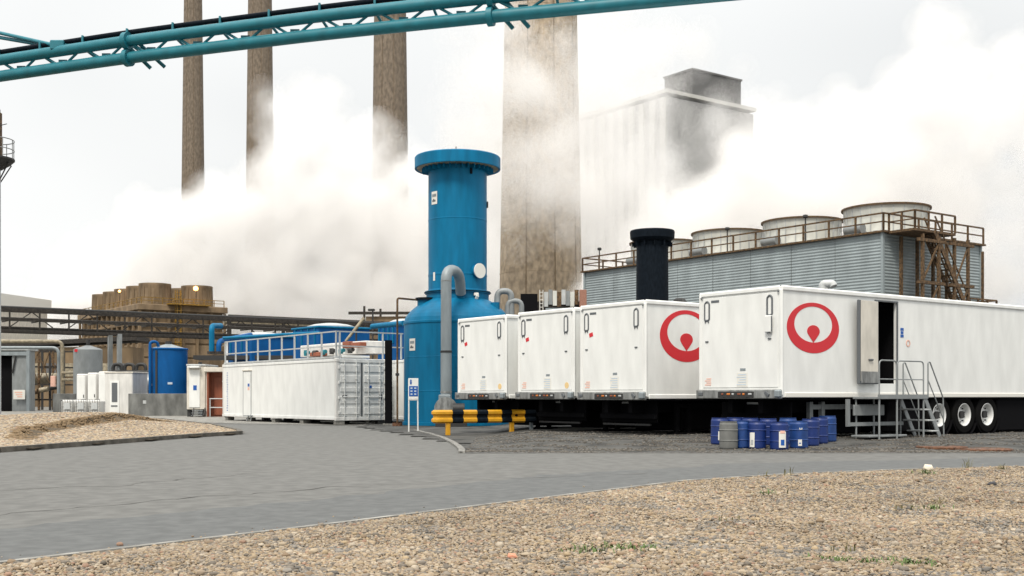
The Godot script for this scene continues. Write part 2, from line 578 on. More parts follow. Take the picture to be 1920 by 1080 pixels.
	structure("gravel_island", sheet(shp(), -62, -8, 20, 68, 108, 96, func(x, d): return island_height(x, d, maxf(edge_dist(Vector2(x, d), poly), 0.0)), func(x, d): return Geometry2D.is_point_in_polygon(Vector2(x + 0.25, d + 0.25), poly)), M.gravel_soil)
	s = shp()
	for i in ISLAND.size() - 1:
		var a := Vector3(ISLAND[i][0], 0.045, -ISLAND[i][1])
		var b := Vector3(ISLAND[i + 1][0], 0.045, -ISLAND[i + 1][1])
		s.bar(a, b + (b - a).normalized() * 0.05, 0.16, 0.13 + 0.002 * (i % 2))
	structure("kerb", s, M.kerb_dark)
	structure("pavement", flat(shp(), PackedVector2Array([Vector2(-26, 63.5), Vector2(-12.0, 49.5), Vector2(-4.6, 45.5), Vector2(-4.6, 60), Vector2(-20, 90), Vector2(-60, 90), Vector2(-60, 69)]), 0.006), M.kerb)
	# rusty plates in the yard
	for q in [[1765, 25.4, 0.55, "long rusty steel plate lying in the yard near the steps"], [1842, 24.9, 0.62, "round-edged rusty iron cover in the yard near the right frame edge"]]:
		var p := at(q[0], q[1])
		var t := thing("iron_cover", q[3], "cover", Vector3(p.x, yard_height(p.x, q[1]) + 0.012, p.z))
		part("plate", shp().lathe([Vector2(0, -0.03), Vector2(q[2], -0.03), Vector2(q[2], 0.012), Vector2(q[2] - 0.03, 0.02), Vector2(q[2] - 0.05, 0.008), Vector2(0, 0.01)], 28), M.rust_plate, t)

# ------------------------------------------------------------------ far structures
func _chimneys() -> void:
	var spec := [
		[362.0, 548.0, 195.0, 13.2, 8.4, "tall brown concrete chimney, leftmost and farthest of the four", "chimney"],
		[487.5, 455.0, 200.0, 13.0, 8.4, "tall brown concrete chimney, second from the left", "chimney"],
		[731.5, 350.0, 190.0, 12.8, 8.0, "tall brown concrete chimney fading into steam left of the blue tower", "chimney"],
		[1014.0, 158.0, 150.0, 12.0, 6.6, "widest chimney, pale concrete, veiled by steam behind the blue tower", "chimney_near"]]
	for c in spec:
		var t := thing("chimney", c[5], "chimney", at(c[0], c[1]), 0.0, "four power station chimneys")
		var h: float = c[2]
		var prof := []
		for i in 13:
			var f := i / 12.0
			prof.append(Vector2(lerpf(c[3] * 0.5, c[4] * 0.5, f), h * f))
		part("shaft", shp().lathe(prof, 40), M[c[6]], t)
		# shallow lift joints and the conductor strips that run down the shaft
		var s := shp()
		for i in int(h / 12.0):
			var y := 6.0 + i * 12.0
			var r := lerpf(c[3] * 0.5, c[4] * 0.5, y / h)
			s.lathe([Vector2(r, y), Vector2(r + 0.035, y), Vector2(r + 0.035, y + 0.16), Vector2(r, y + 0.16)], 40)
		part("joint_ring", s, M[c[6]], t)
		for a in [1.25, 1.95, 0.6]:
			var d := Vector3(cos(a), 0, sin(a))
			part("conductor_strip", shp().bar(d * (c[3] * 0.5 + 0.03), d * (c[4] * 0.5 + 0.03) + Vector3.UP * h, 0.14, 0.08), M.concrete_brown, t)

func _boiler_house() -> void:
	var o := at(1250, 250)
	var t := thing("boiler_house", "huge ribbed boiler house half hidden in steam behind the cooling tower", "building", o, YAW)
	part("wall", shp().box(Vector3(-32, 33.5, -14), Vector3(64, 67, 28)), M.boiler_clad, t)
	part("roof", shp().box(Vector3(-32, 68.1, -14), Vector3(65.0, 0.8, 29.0)), M.boiler_light, t)
	for i in 19:
		part("pilaster", shp().box(Vector3(-0.9 - i * 3.4, 33.4, 0.25), Vector3(1.5, 66.8, 0.5)), M.boiler_light, t)
	var p := part("penthouse", shp().box(Vector3(-7, 72.2, -18.5), Vector3(9, 5.8, 16)), M.boiler_dark, t)
	part("penthouse_roof", shp().box(Vector3(-7, 75.3, -18.5), Vector3(9.5, 0.4, 16.5)), M.boiler_dark, p)

func rail_run(parent: Node, a: Vector3, b: Vector3, n: int, h: float, m: Material, r := 0.03) -> void:
	# posts and rails from a to b, each post its own part
	for i in n + 1:
		var p := a.lerp(b, float(i) / n)
		part("post", shp().bar(p, p + Vector3.UP * h, r * 2.2, r * 2.2), m, parent)
	part("top_rail", shp().bar(a + Vector3.UP * h, b + Vector3.UP * h, r * 2, r * 2), m, parent)
	part("middle_rail", shp().bar(a + Vector3.UP * h * 0.52, b + Vector3.UP * h * 0.52, r * 1.6, r * 1.6), m, parent)

func _fan_cooling_tower() -> void:
	var H := hgt(436, 75)
	var o := at(1655, 75)
	var t := thing("cooling_tower", "long grey corrugated cooling tower with four white fan stacks on its deck", "cooling tower", o, YAW)
	# corrugated sheets with horizontal ribs, in bays
	var rib := func(s: Shape, u0: float, u1: float, map: Callable) -> void:
		var y := 0.0
		while y < H - 0.05:
			var y1 := minf(y + 0.105, H)
			var y2 := minf(y + 0.21, H)
			var a: Vector3 = map.call(u0, y, 0.0)
			var b: Vector3 = map.call(u1, y, 0.0)
			var c: Vector3 = map.call(u1, y1, 0.038)
			var d: Vector3 = map.call(u0, y1, 0.038)
			s.quad(a, b, c, d)
			s.quad(d, c, map.call(u1, y2, 0.0), map.call(u0, y2, 0.0))
			y = y2
	for i in 8:
		var s := shp()
		rib.call(s, -30.3 + i * 3.7875 + 0.02, -30.3 + (i + 1) * 3.7875 - 0.02, func(u, y, q): return Vector3(u, y, q + 0.01 * (i % 2)))
		part("cladding_panel", s, M.corrugated, t)
	for i in 3:
		var s := shp()
		rib.call(s, -i * 3.8 - 0.02, -(i + 1) * 3.8 + 0.02, func(u, y, q): return Vector3(q + 0.01 * (i % 2), y, u))
		part("cladding_panel", s, M.corrugated, t)
	part("core", shp().box(Vector3(-15.15, H * 0.5, -5.7), Vector3(30.2, H - 0.02, 11.3)), M.grey, t)
	for q in [[0.03, 0.05], [-30.3, 0.05], [0.03, -11.4]]:
		part("corner_flashing", shp().box(Vector3(q[0], H * 0.5, q[1]), Vector3(0.18, H + 0.02, 0.18)), M.corrugated, t)
	part("deck", shp().box(Vector3(-15.15, H + 0.06, -5.7), Vector3(30.9, 0.12, 12.0)), M.rust_brown, t)
	# railings round the deck
	rail_run(t, Vector3(-30.4, H + 0.1, 0.2), Vector3(0.2, H + 0.1, 0.2), 14, 1.15, M.rust_brown, 0.05)
	rail_run(t, Vector3(0.2, H + 0.1, 0.2), Vector3(0.2, H + 0.1, -11.5), 6, 1.15, M.rust_brown, 0.05)
	rail_run(t, Vector3(-30.4, H + 0.1, -11.5), Vector3(-30.4, H + 0.1, 0.2), 5, 1.15, M.rust_brown, 0.05)
	# fan stacks
	for i in 4:
		var c := Vector3(-3.8 - i * 7.5, H + 0.12, -5.7)
		var f := Node3D.new()
		f.name = "fan_stack"
		t.add_child(f, true)
		f.position = c
		part("fan_ring", shp().lathe([Vector2(2.95, 0), Vector2(2.86, 0.9), Vector2(2.84, 1.5), Vector2(2.95, 2.35), Vector2(3.02, 2.42), Vector2(2.9, 2.42), Vector2(2.74, 1.5), Vector2(2.76, 0.9), Vector2(2.85, 0)], 48), M.fan_white, f)
		part("rim", shp().lathe([Vector2(3.0, 2.36), Vector2(3.09, 2.36), Vector2(3.09, 2.48), Vector2(3.0, 2.48)], 48), M.rust_brown, f)
		var s := shp()
		for k in 24:
			var a := TAU * k / 24.0
			s.xf = Transform3D(Basis(Vector3.UP, a), Vector3())
			s.box(Vector3(0, 1.15, 2.92), Vector3(0.07, 2.3, 0.06))
			s.box(Vector3(0.36, 0.55, 2.92), Vector3(0.3, 0.1, 0.05))
		part("stiffener", s, M.pale_grey, f)
		part("motor", shp().tube(Vector3(0.7, 0.7, 3.6), Vector3(-0.7, 0.7, 3.6), 0.36, 14).box(Vector3(0, 0.22, 3.6), Vector3(1.2, 0.3, 0.7)), M.grey, f)
		part("lamp", shp().tube(Vector3(-3.6, 0, 4.4), Vector3(-3.6, 1.9, 4.4), 0.05, 6).box(Vector3(-3.6, 2.0, 4.4), Vector3(0.3, 0.24, 0.3), 0.05), M.dark_steel, f)
	# the escape stair on the end wall
	var st := thing("escape_stair", "rusty brown steel stair tower against the cooling tower's end wall", "stairs", o, YAW)
	var m: Material = M.rust_brown
	for x in [0.5, 2.1]:
		for z in [-1.3, -3.1, -4.9, -6.5]:
			part("column", shp().box(Vector3(x, H * 0.5 - 0.1, z), Vector3(0.18, H - 0.2, 0.18)), m, st)
	part("column", shp().box(Vector3(1.9, H * 0.5 - 0.4, -8.6), Vector3(0.14, H - 0.8, 0.14)), m, st)
	part("landing", shp().box(Vector3(1.15, H + 0.02, -2.6), Vector3(2.1, 0.16, 4.6)), m, st)
	part("landing", shp().box(Vector3(1.2, H * 0.5 + 0.6, -8.3), Vector3(1.9, 0.16, 3.6)), m, st)
	part("landing", shp().box(Vector3(1.2, H * 0.5 - 0.6, -1.4), Vector3(1.9, 0.16, 2.4)), m, st)
	rail_run(st, Vector3(2.15, H + 0.1, -0.4), Vector3(2.15, H + 0.1, -4.9), 3, 1.15, m, 0.05)
	rail_run(st, Vector3(0.2, H + 0.1, -0.4), Vector3(2.15, H + 0.1, -0.4), 2, 1.15, m, 0.05)
	rail_run(st, Vector3(2.1, H * 0.5 + 0.7, -6.6), Vector3(2.1, H * 0.5 + 0.7, -10.0), 3, 1.15, m, 0.05)
	rail_run(st, Vector3(0.3, H * 0.5 + 0.7, -10.0), Vector3(2.1, H * 0.5 + 0.7, -10.0), 2, 1.15, m, 0.05)
	for fl in [[Vector3(1.75, H, -2.6), Vector3(1.75, H * 0.5 + 0.6, -6.7)], [Vector3(0.8, H * 0.5 + 0.6, -6.5), Vector3(0.8, H * 0.5 - 0.6, -2.4)], [Vector3(1.75, H * 0.5 - 0.6, -2.2), Vector3(1.75, 1.5, -6.5)]]:
		var a: Vector3 = fl[0]
		var b: Vector3 = fl[1]
		for dx in [-0.4, 0.4]:
			part("stringer", shp().bar(a + Vector3(dx, 0, 0), b + Vector3(dx, 0, 0), 0.1, 0.34), m, st)
			part("handrail", shp().bar(a + Vector3(dx, 1.05, 0), b + Vector3(dx, 1.05, 0), 0.08, 0.08), m, st)
		for i in 15:
			part("tread", shp().box(a.lerp(b, (i + 0.5) / 15.0), Vector3(0.76, 0.07, 0.3)), m, st)
	for z in [[-1.3, -3.1], [-4.9, -6.5]]:
		for y in [0.42, 0.72, 0.95]:
			part("brace", shp().bar(Vector3(2.14, H * (y - 0.22), z[0]), Vector3(2.14, H * y, z[1]), 0.1, 0.1), m, st)
			part("beam", shp().bar(Vector3(2.14, H * y, z[0] + 0.6), Vector3(2.14, H * y, z[1] - 0.6), 0.16, 0.2), m, st)

func _concrete_cooling_tower() -> void:
	var d := 200.0
	var H := hgt(569, d)
	var t := thing("concrete_cooling_tower", "brown precast concrete cooling tower with stubby fan stacks behind the pipe rack", "cooling tower", at(262, d), YAW)
	var L := 36.0
	var W := 15.6
	part("core", shp().box(Vector3(-L / 2, H / 2, -W / 2), Vector3(L - 0.5, H, W - 0.5)), M.concrete_brown, t)
	part("cornice", shp().box(Vector3(-L / 2, H - 0.55, -W / 2), Vector3(L + 0.9, 1.1, W + 0.9), 0.1), M.concrete_brown_light, t)
	part("cornice", shp().box(Vector3(-L / 2, H - 3.4, -W / 2), Vector3(L + 0.5, 0.5, W + 0.5), 0.1), M.concrete_brown, t)
	# precast bays: mullions and slabs standing proud of recessed panels
	for face in 2:
		var n := 12 if face == 0 else 6
		var span := (L if face == 0 else W) / n
		for i in n:
			for j in 5:
				var c := -(i + 0.5) * span
				var y := 1.6 + j * 2.55
				var lean := 0.12 if j < 3 else 0.0
				var s := shp()
				if face == 0:
					s.box(Vector3(c, y, -0.2 + lean), Vector3(span * 0.86, 2.25, 0.3), 0.08, Basis(Vector3.RIGHT, lean * 0.6))
				else:
					s.box(Vector3(-0.2 + lean, y, c), Vector3(0.3, 2.25, span * 0.86), 0.08, Basis(Vector3.BACK, -lean * 0.6))
				part("panel", s, M.concrete_brown_light if (i * 7 + j * 3) % 4 else M.concrete_brown, t)
		for i in n + 1:
			var c := -i * span
			var p := Vector3(c, H / 2 - 0.6, 0.05) if face == 0 else Vector3(0.05, H / 2 - 0.6, c)
			part("mullion", shp().box(p, Vector3(0.42, H - 1.2, 0.42)), M.concrete_brown, t)
	var k := 0
	for x in [-3.5, -10.5, -17.5, -24.5, -31.5]:
		for z in [-3.9, -11.7]:
			var f := Node3D.new()
			f.name = "fan_stack"
			t.add_child(f, true)
			f.position = Vector3(x, H, z)
			part("shell", shp().lathe([Vector2(2.95, 0), Vector2(2.72, 1.8), Vector2(2.7, 3.0), Vector2(2.82, 3.6), Vector2(2.82, 3.9), Vector2(2.5, 3.9), Vector2(2.45, 0)], 32), M.concrete_brown_light, f)
			var s := shp()
			for i in 14:
				var a := TAU * i / 14.0 + k
				s.xf = Transform3D(Basis(Vector3.UP, a), Vector3())
				s.box(Vector3(0, 1.9, 2.74), Vector3(0.5 if i % 3 else 0.9, 3.5, 0.2), 0.0, Basis(Vector3.RIGHT, -0.03))
			part("buttress", s, M.concrete_brown, f)
			k += 1
	# roof handrail and the caged ladder on the right face
	rail_run(t, Vector3(0.2, H, -0.2), Vector3(0.2, H, -W + 0.2), 8, 1.15, M.ladder_yellow, 0.06)
	rail_run(t, Vector3(0.2, H, -0.2), Vector3(-L, H, -0.2), 14, 1.15, M.ladder_yellow, 0.05)
	var ld := thing("caged_ladder", "yellow caged ladder climbing the brown concrete cooling tower", "ladder", t.position, YAW)
	for z in [-6.1, -7.0]:
		part("stile", shp().bar(Vector3(0.75, 1.0, z), Vector3(0.75, H + 2.6, z), 0.14, 0.14), M.ladder_yellow, ld)
		part("cage_bar", shp().bar(Vector3(1.45, 4.0, z + (0.1 if z < -6.5 else -0.1)), Vector3(1.45, H + 2.6, z + (0.1 if z < -6.5 else -0.1)), 0.1, 0.1), M.ladder_yellow, ld)
	for i in 34:
		part("rung", shp().tube(Vector3(0.75, 1.5 + i * 0.55, -6.1), Vector3(0.75, 1.5 + i * 0.55, -7.0), 0.06, 6), M.ladder_yellow, ld)
	for i in 8:
		part("hoop", shp().pipe([Vector3(0.75, 5.0 + i * 1.9, -6.0), Vector3(1.5, 5.0 + i * 1.9, -6.0), Vector3(1.5, 5.0 + i * 1.9, -7.1), Vector3(0.75, 5.0 + i * 1.9, -7.1)], 0.07, 0.3, 6), M.ladder_yellow, ld)
	part("gantry", shp().box(Vector3(1.0, H + 0.1, -8.5), Vector3(1.6, 0.25, 7.6)), M.ladder_yellow, ld)
	# two lit lamps on the stacks
	for q in [[367.0, 541.0, 204.0, "bright warm lamp glowing on the right concrete fan stack", 0.55], [224.0, 546.0, 211.0, "small warm lamp glowing on the left concrete fan stacks", 0.3]]:
		var p := at(q[0], q[2], hgt(q[1], q[2]))
		var l := thing("lamp", q[3], "lamp", p)
		part("bracket", shp().bar(Vector3(0, -1.6, -0.15), Vector3(0, 0, -0.15), 0.08, 0.08), M.dark_steel, l)
		var e := StandardMaterial3D.new()
		e.resource_name = "lamp_glow"
		e.albedo_color = Color(1.0, 0.8, 0.5)
		e.emission_enabled = true
		e.emission = Color(1.0, 0.72, 0.38)
		e.emission_energy_multiplier = 3.0
		part("bulb", shp().lathe([Vector2(0, -q[4] * 0.8), Vector2(q[4] * 0.7, -q[4] * 0.45), Vector2(q[4] * 0.8, 0), Vector2(q[4] * 0.7, q[4] * 0.45), Vector2(0, q[4] * 0.8)], 14), e, l)
		var ol := OmniLight3D.new()
		ol.name = "lamp_light"
		l.add_child(ol)
		ol.position = Vector3(0, 0, 0.9)
		ol.light_color = Color(1.0, 0.72, 0.38)
		ol.light_energy = 1.2
		ol.light_size = 0.3
		ol.omni_range = 30.0
		ol.omni_attenuation = 2.0
		ol.shadow_enabled = true

func _pipe_rack() -> void:
	var o := at(-40, 78.5)
	var t := thing("pipe_rack", "long dark steel pipe rack carrying pipes across the left background", "pipe rack", o, YAW)
	# runs along local -z (away to the right)
	var yt := hgt(580, 80)
	var yb := hgt(620, 80)
	var L := 44.0
	for q in [[0.0, yt, 0.14, 0.2], [0.0, yb, 0.14, 0.2], [-2.2, yt, 0.12, 0.14], [-2.2, yb, 0.12, 0.16], [0.0, (yt + yb) * 0.5, 0.1, 0.1]]:
		part("chord", shp().bar(Vector3(q[0], q[1], 0), Vector3(q[0], q[1], -L), q[2], q[3]), M.rack_brown, t)
	var n := 22
	for i in n + 1:
		var z := -L * i / n
		part("vertical", shp().bar(Vector3(0, yb, z), Vector3(0, yt, z), 0.1, 0.1), M.rack_brown, t)
		part("crosspiece", shp().bar(Vector3(0, (yt + yb) * 0.5, z), Vector3(-2.2, (yt + yb) * 0.5, z), 0.1, 0.14), M.rack_brown, t)
		if i < n:
			var z1 := -L * (i + 1) / n
			part("diagonal", shp().bar(Vector3(-2.2, yb if i % 2 else yt, z), Vector3(-2.2, yt if i % 2 else yb, z1), 0.07, 0.07), M.rack_brown, t)
	# pipes lying on the rack
	var rows := [[-0.5, yt + 0.16, 0.1, "dark_steel"], [-0.5, yb + 0.84, 0.13, "rack_brown"], [-1.1, yb + 0.82, 0.1, "steel"], [-0.4, yb + 0.2, 0.11, "rack_brown"], [-1.3, yb + 0.2, 0.1, "beige_pipe"]]
	for q in rows:
		part("pipe", shp().tube(Vector3(q[0], q[1], 0.3), Vector3(q[0], q[1], -L - 0.3), q[2], 10), M[q[3]], t)
	for z in [-9.6, -22.0, -34.0]:
		for x in [0.0, -2.2]:
			part("column", shp().box(Vector3(x, yb * 0.5, z), Vector3(0.3, yb, 0.3)), M.grey if z > -12 else M.rack_brown, t)
	# a second rack farther off to the right, in the haze
	var r := thing("pipe_rack", "distant pipe rack with pale pipes fading out beyond the blue tanks", "pipe rack", at(430, 118), YAW)
	for q in [[0.0, hgt(592, 118), 0.14], [0.0, hgt(600, 118), 0.2], [0.0, hgt(608, 118), 0.14], [-1.5, hgt(603, 118), 0.22], [-1.0, hgt(612, 118), 0.2]]:
		part("pipe", shp().tube(Vector3(q[0], q[1], 0), Vector3(q[0], q[1], -70), q[2], 8), M.beige_pipe if q[2] > 0.15 else M.rack_brown, r)
	for i in 12:
		part("column", shp().bar(Vector3(0.1, 0, -i * 6.0), Vector3(0.1, hgt(590, 118), -i * 6.0), 0.28, 0.28), M.rack_brown, r)
		part("crosspiece", shp().bar(Vector3(0.1, hgt(598, 118), -i * 6.0), Vector3(-1.8, hgt(598, 118), -i * 6.0), 0.2, 0.2), M.rack_brown, r)

func _pipe_bridge() -> void:
	var t := thing("pipe_bridge", "teal triangular pipe truss bridge crossing high over the yard", "pipe bridge")
	var pts := []
	for q in [[-330.0, 193.0], [0.0, 143.0], [240.0, 108.5], [600.0, 64.5], [920.0, 31.0], [1300.0, -5.0], [2100.0, -78.0]]:
		var d: float = (13.0 - EYE) * F / (743.0 - q[1])
		pts.append(at(q[0], d, 13.0))
	var up := Vector3(0, 0.56, 0.10)
	var back := Vector3(0.12, 0.50, -1.25)
	var r := 0.2
	var low := []
	var high := []
	var rear := []
	for p in pts:
		low.append(p)
		high.append(p + up)
		rear.append(p + back)
	part("lower_pipe", shp().pipe(low, r, 1.5, 16), M.teal, t)
	part("upper_pipe", shp().pipe(high, r * 0.95, 1.5, 16), M.teal, t)
	part("rear_chord", shp().pipe(rear, 0.09, 1.5, 10), M.teal, t)
	var cable := []
	for p in pts:
		cable.append(p + up + Vector3(0, 0.34, -0.12))
	part("black_hose", shp().pipe(cable, 0.085, 1.5, 10), M.black_paint, t)
	var cable2 := []
	for p in pts:
		cable2.append(p + Vector3(0.05, 0.33, -0.75))
	part("black_hose", shp().pipe(cable2, 0.035, 1.5, 8), M.black_paint, t)
	# the zigzag between the chords, bolted joints and hose clips
	for i in pts.size() - 1:
		var a: Vector3 = pts[i]
		var b: Vector3 = pts[i + 1]
		var n := maxi(2, int(round(a.distance_to(b) / 2.1)))
		for k in n:
			var p := a.lerp(b, float(k) / n)
			var m := a.lerp(b, (k + 0.5) / n)
			var q := a.lerp(b, float(k + 1) / n)
			part("diagonal", shp().tube(p + back * 0.98, m + Vector3(0, 0.03, -0.1), 0.055, 8), M.teal, t)
			part("diagonal", shp().tube(m + Vector3(0, 0.03, -0.1), q + back * 0.98, 0.055, 8), M.teal, t)
			part("diagonal", shp().tube(p + up, m, 0.045, 8), M.teal, t)
			part("diagonal", shp().tube(m, q + up, 0.045, 8), M.teal, t)
			part("crosspiece", shp().tube(p + up, p + back, 0.05, 8), M.teal, t)
			part("gusset", shp().box(m + Vector3(0, 0.16, -0.06), Vector3(0.3, 0.26, 0.04)), M.teal, t)
			part("hose_clip", shp().box(p + up + Vector3(0, 0.28, -0.1), Vector3(0.07, 0.3, 0.3), 0.01), M.teal, t)
		if i in [2, 4]:
			var dir := (b - a).normalized()
			for e in [Vector3(), up]:
				part("flange", shp().tube(a + e - dir * 0.09, a + e + dir * 0.09, 0.3, 18), M.teal, t)
			part("brace", shp().tube(a + up * 0.9 - dir * 0.1, a + Vector3(0.7, -0.28, -0.3), 0.07, 8), M.teal, t)
			part("brace", shp().tube(a + up * 0.9 + dir * 0.4, a + Vector3(1.2, -0.24, -0.3), 0.07, 8), M.teal, t)
	# the pair of thin pipes that joins it from the left
	var j: Vector3 = pts[1].lerp(pts[2], 0.46) + up + Vector3(0, 0.22, 0)
	var s := thing("branch_pipes", "pair of thin teal pipes slanting down to the bridge at upper left", "pipes")
	for q in [0.0, 0.3]:
		var e := at(-160, 46.0, hgt(26.0 + q * 55.0, 46.0))
		part("pipe", shp().tube(e, j + Vector3(q * 0.5, -q * 0.25, -0.2 * q), 0.07, 10), M.teal, s)
	part("bracket", shp().box(j + Vector3(0.1, -0.02, 0), Vector3(0.5, 0.34, 0.4), 0.03), M.teal, s)
	part("saddle", shp().pipe([j + Vector3(0.3, 0.04, 0), j + Vector3(1.3, 0.02, -0.05), j + Vector3(2.6, 0.05, -0.1)], 0.1, 0.4, 10), M.teal, s)

# ------------------------------------------------------------------ left background
func _left_works() -> void:
	# pale long building
	var b := thing("pale_building", "long pale flat-roofed building dissolving in steam at far left", "building", at(-330, 185), YAW * 0.2)
	part("wall", shp().box(Vector3(3, hgt(572, 185) / 2, -10), Vector3(48, hgt(572, 185), 20)), M.cream, b)
	part("roof_band", shp().box(Vector3(3, hgt(560, 185), -10), Vector3(49, 2.0, 21)), M.plate_cream, b)
	for i in 10:
		part("seam", shp().box(Vector3(-16 + i * 4.4, hgt(560, 185), 0.56), Vector3(0.18, 1.9, 0.1)), M.pale_grey, b)
	# stack with a round platform, cut by the frame edge
	var d := 70.0
	var p := at(-17, d)
	var c := thing("vent_stack", "pale vent stack with a round dark inspection platform at left frame edge", "stack", p)
	part("shaft", shp().lathe([Vector2(0.58, 0), Vector2(0.55, hgt(205, d)), Vector2(0.4, hgt(205, d))], 24), M.pale_grey, c)
	var yp := hgt(300, d)
	part("platform", shp().lathe([Vector2(0.55, yp - 0.62), Vector2(1.1, yp - 0.25), Vector2(1.36, yp), Vector2(1.36, yp + 0.1), Vector2(0.5, yp + 0.1)], 28), M.dark_steel, c)
	var rail := shp()
	for y in [0.6, 1.2]:
		rail.lathe([Vector2(1.3, yp + y), Vector2(1.34, yp + y), Vector2(1.34, yp + y + 0.05), Vector2(1.3, yp + y + 0.05), Vector2(1.3, yp + y)], 28)
	part("guard_rail", rail, M.steel, c)
	for i in 10:
		var a := TAU * i / 10.0
		part("post", shp().tube(Vector3(cos(a) * 1.32, yp, sin(a) * 1.32), Vector3(cos(a) * 1.32, yp + 1.22, sin(a) * 1.32), 0.025, 6), M.steel, c)
	part("sampling_hut", shp().box(Vector3(0.45, yp + 1.5, 0.3), Vector3(0.55, 2.7, 0.5), 0.03), M.rust_brown, c)
	part("antenna", shp().tube(Vector3(0.4, yp + 1.9, 0.5), Vector3(1.2, yp + 2.1, 0.5), 0.025, 6), M.dark_steel, c)
	for q in [0.2, 1.1, -0.7]:
		part("strut", shp().tube(Vector3(cos(q) * 0.56, yp - 1.3, sin(q) * 0.56), Vector3(cos(q) * 1.2, yp - 0.2, sin(q) * 1.2), 0.04, 6), M.dark_steel, c)
	# grey shed with the black doorway
	d = 90.0
	var px := d / F
	var s := thing("grey_shed", "blue-grey steel shed with a wide black doorway at left frame edge", "shed", at(22, d))
	var hs := hgt(657, d)
	part("wall", shp().box(Vector3(0.66, hs / 2, -0.1), Vector3(1.26, hs, 0.2)), M.grey, s)
	part("wall", shp().box(Vector3(1.28, hs / 2, -0.7), Vector3(0.1, hs - 0.02, 1.0)), M.grey, s)
	part("wall", shp().box(Vector3(-3.4, hs / 2, -1.3), Vector3(9.2, hs, 0.2)), M.black, s)
	part("doorway", shp().box(Vector3(-3.0, hs / 2 - 0.3, -0.6), Vector3(6.0, hs - 0.6, 0.05)), M.black, s)
	part("roof", shp().box(Vector3(-3.4, hs + 0.1, -0.7), Vector3(9.7, 0.24, 1.8), 0.04), M.pale_grey, s)
	part("frame_post", shp().box(Vector3(1.34, hs / 2, 0.06), Vector3(0.24, hs, 0.24)), M.duct_grey, s)
	part("lintel", shp().box(Vector3(-2.0, hs - 0.25, 0.06), Vector3(6.5, 0.3, 0.2)), M.duct_grey, s)
	part("door_rail", shp().tube(Vector3(0.1, 3.0, 0.1), Vector3(0.35, hs - 0.4, 0.1), 0.06, 6), M.dark_steel, s)
	var sg := thing("warning_sign", "small white and pink notice on the grey shed wall", "sign", at(36, d - 0.3, hgt(749, d)))
	part("board", shp().box(Vector3(0, 0.38, 0), Vector3(0.92, 0.74, 0.03), 0.01), M.plate_cream, sg)
	for i in 3:
		part("print", shp().box(Vector3(-0.05 + 0.05 * i, 0.56 - i * 0.17, 0.02), Vector3(0.6 - 0.1 * i, 0.09, 0.012)), M.faint_red, sg)
	# beige pipes bending down beside it
	var bp := thing("beige_pipes", "beige process pipes running from the left and bending down to the ground", "pipes")
	for q in [[640.0, 117.0, 0.14, 86.0, "beige_pipe"], [652.0, 110.0, 0.12, 87.0, "duct_grey"]]:
		var y := hgt(q[0], q[3])
		part("pipe", shp().pipe([at(-120, q[3], y), at(q[1], q[3], y), at(q[1], q[3], 0.0)], q[2], 0.5, 12), M[q[4]], bp)
	for y in [699.0, 712.0]:
		part("branch", shp().tube(at(117, 86, hgt(y, 86)), at(146, 84, hgt(y, 84)), 0.1, 8), M.beige_pipe, bp)
	part("junction_box", shp().box(at(100, 85.5, hgt(715, 85.5)), Vector3(0.34, 0.8, 0.25), 0.02), M.faint_red, bp)
	# steel frame with bracing and vessels behind
	var f := thing("steel_frame", "open brown steel frame with cross bracing and valves behind the beige pipes", "steel frame", at(52, 97))
	for i in 4:
		for z in [0.0, -3.0]:
			part("column", shp().box(Vector3(i * 0.95, 2.6, z), Vector3(0.16, 5.2, 0.16)), M.rust_brown if i % 2 else M.dark_steel, f)
	for y in [0.9, 2.2, 3.7, 5.1]:
		for z in [0.0, -3.0]:
			part("beam", shp().box(Vector3(1.4, y, z), Vector3(3.1, 0.14, 0.12)), M.rack_brown, f)
	for i in 3:
		part("brace", shp().bar(Vector3(i * 0.95, 2.3, 0.1), Vector3(i * 0.95 + 0.95, 5.0, 0.1), 0.06, 0.06), M.rust_brown, f)
		part("brace", shp().bar(Vector3(i * 0.95 + 0.95, 2.3, 0.12), Vector3(i * 0.95, 5.0, 0.12), 0.06, 0.06), M.rust_brown, f)
		part("valve", shp().tube(Vector3(0.3 + i * 0.9, 1.5 + i * 0.2, 0.4), Vector3(1.0 + i * 0.9, 1.6 + i * 0.2, 0.4), 0.22, 10), [M.rust_brown, M.beige_pipe, M.dark_steel][i], f)
	part("drum", shp().tube(Vector3(0.1, 2.7, -1.2), Vector3(2.4, 2.7, -1.2), 0.5, 14), M.beige_pipe, f)
	# brown sloping conveyor house behind
	var cv := thing("low_building", "low brown building with a sloping roof behind the pipe rack", "building", at(60, 130))
	part("wall", shp().box(Vector3(4.0, 3.4, -2), Vector3(15.0, 6.8, 4)), M.concrete_brown, cv)
	part("roof", shp().box(Vector3(4.0, 7.4, -2), Vector3(16.0, 0.5, 5), 0.0, Basis(Vector3.BACK, 0.05)), M.rack_brown, cv)
	for i in 7:
		part("window", shp().box(Vector3(-1.5 + i * 1.9, 4.2, 0.03), Vector3(1.3, 1.5, 0.1)), M.beige_pipe if i % 2 else M.boiler_dark, cv)
	# grey tank
	d = 80.0
	var g := thing("grey_tank", "grey cylindrical tank with a conical lid behind the white cabinets", "tank", at(165, d))
	var rt := 26.0 * d / F
	part("shell", shp().lathe([Vector2(0, 0), Vector2(rt, 0), Vector2(rt, hgt(656, d)), Vector2(rt * 0.9, hgt(654, d)), Vector2(0.2, hgt(648, d))], 28), M.grey, g)
	part("vent", shp().tube(Vector3(0, hgt(650, d), 0), Vector3(0, hgt(637, d), 0), 0.13, 10), M.dark_steel, g)
	part("hazard_label", shp().box(Vector3(-0.5, hgt(658, d), rt * 0.88), Vector3(0.22, 0.2, 0.06)), M.red, g)
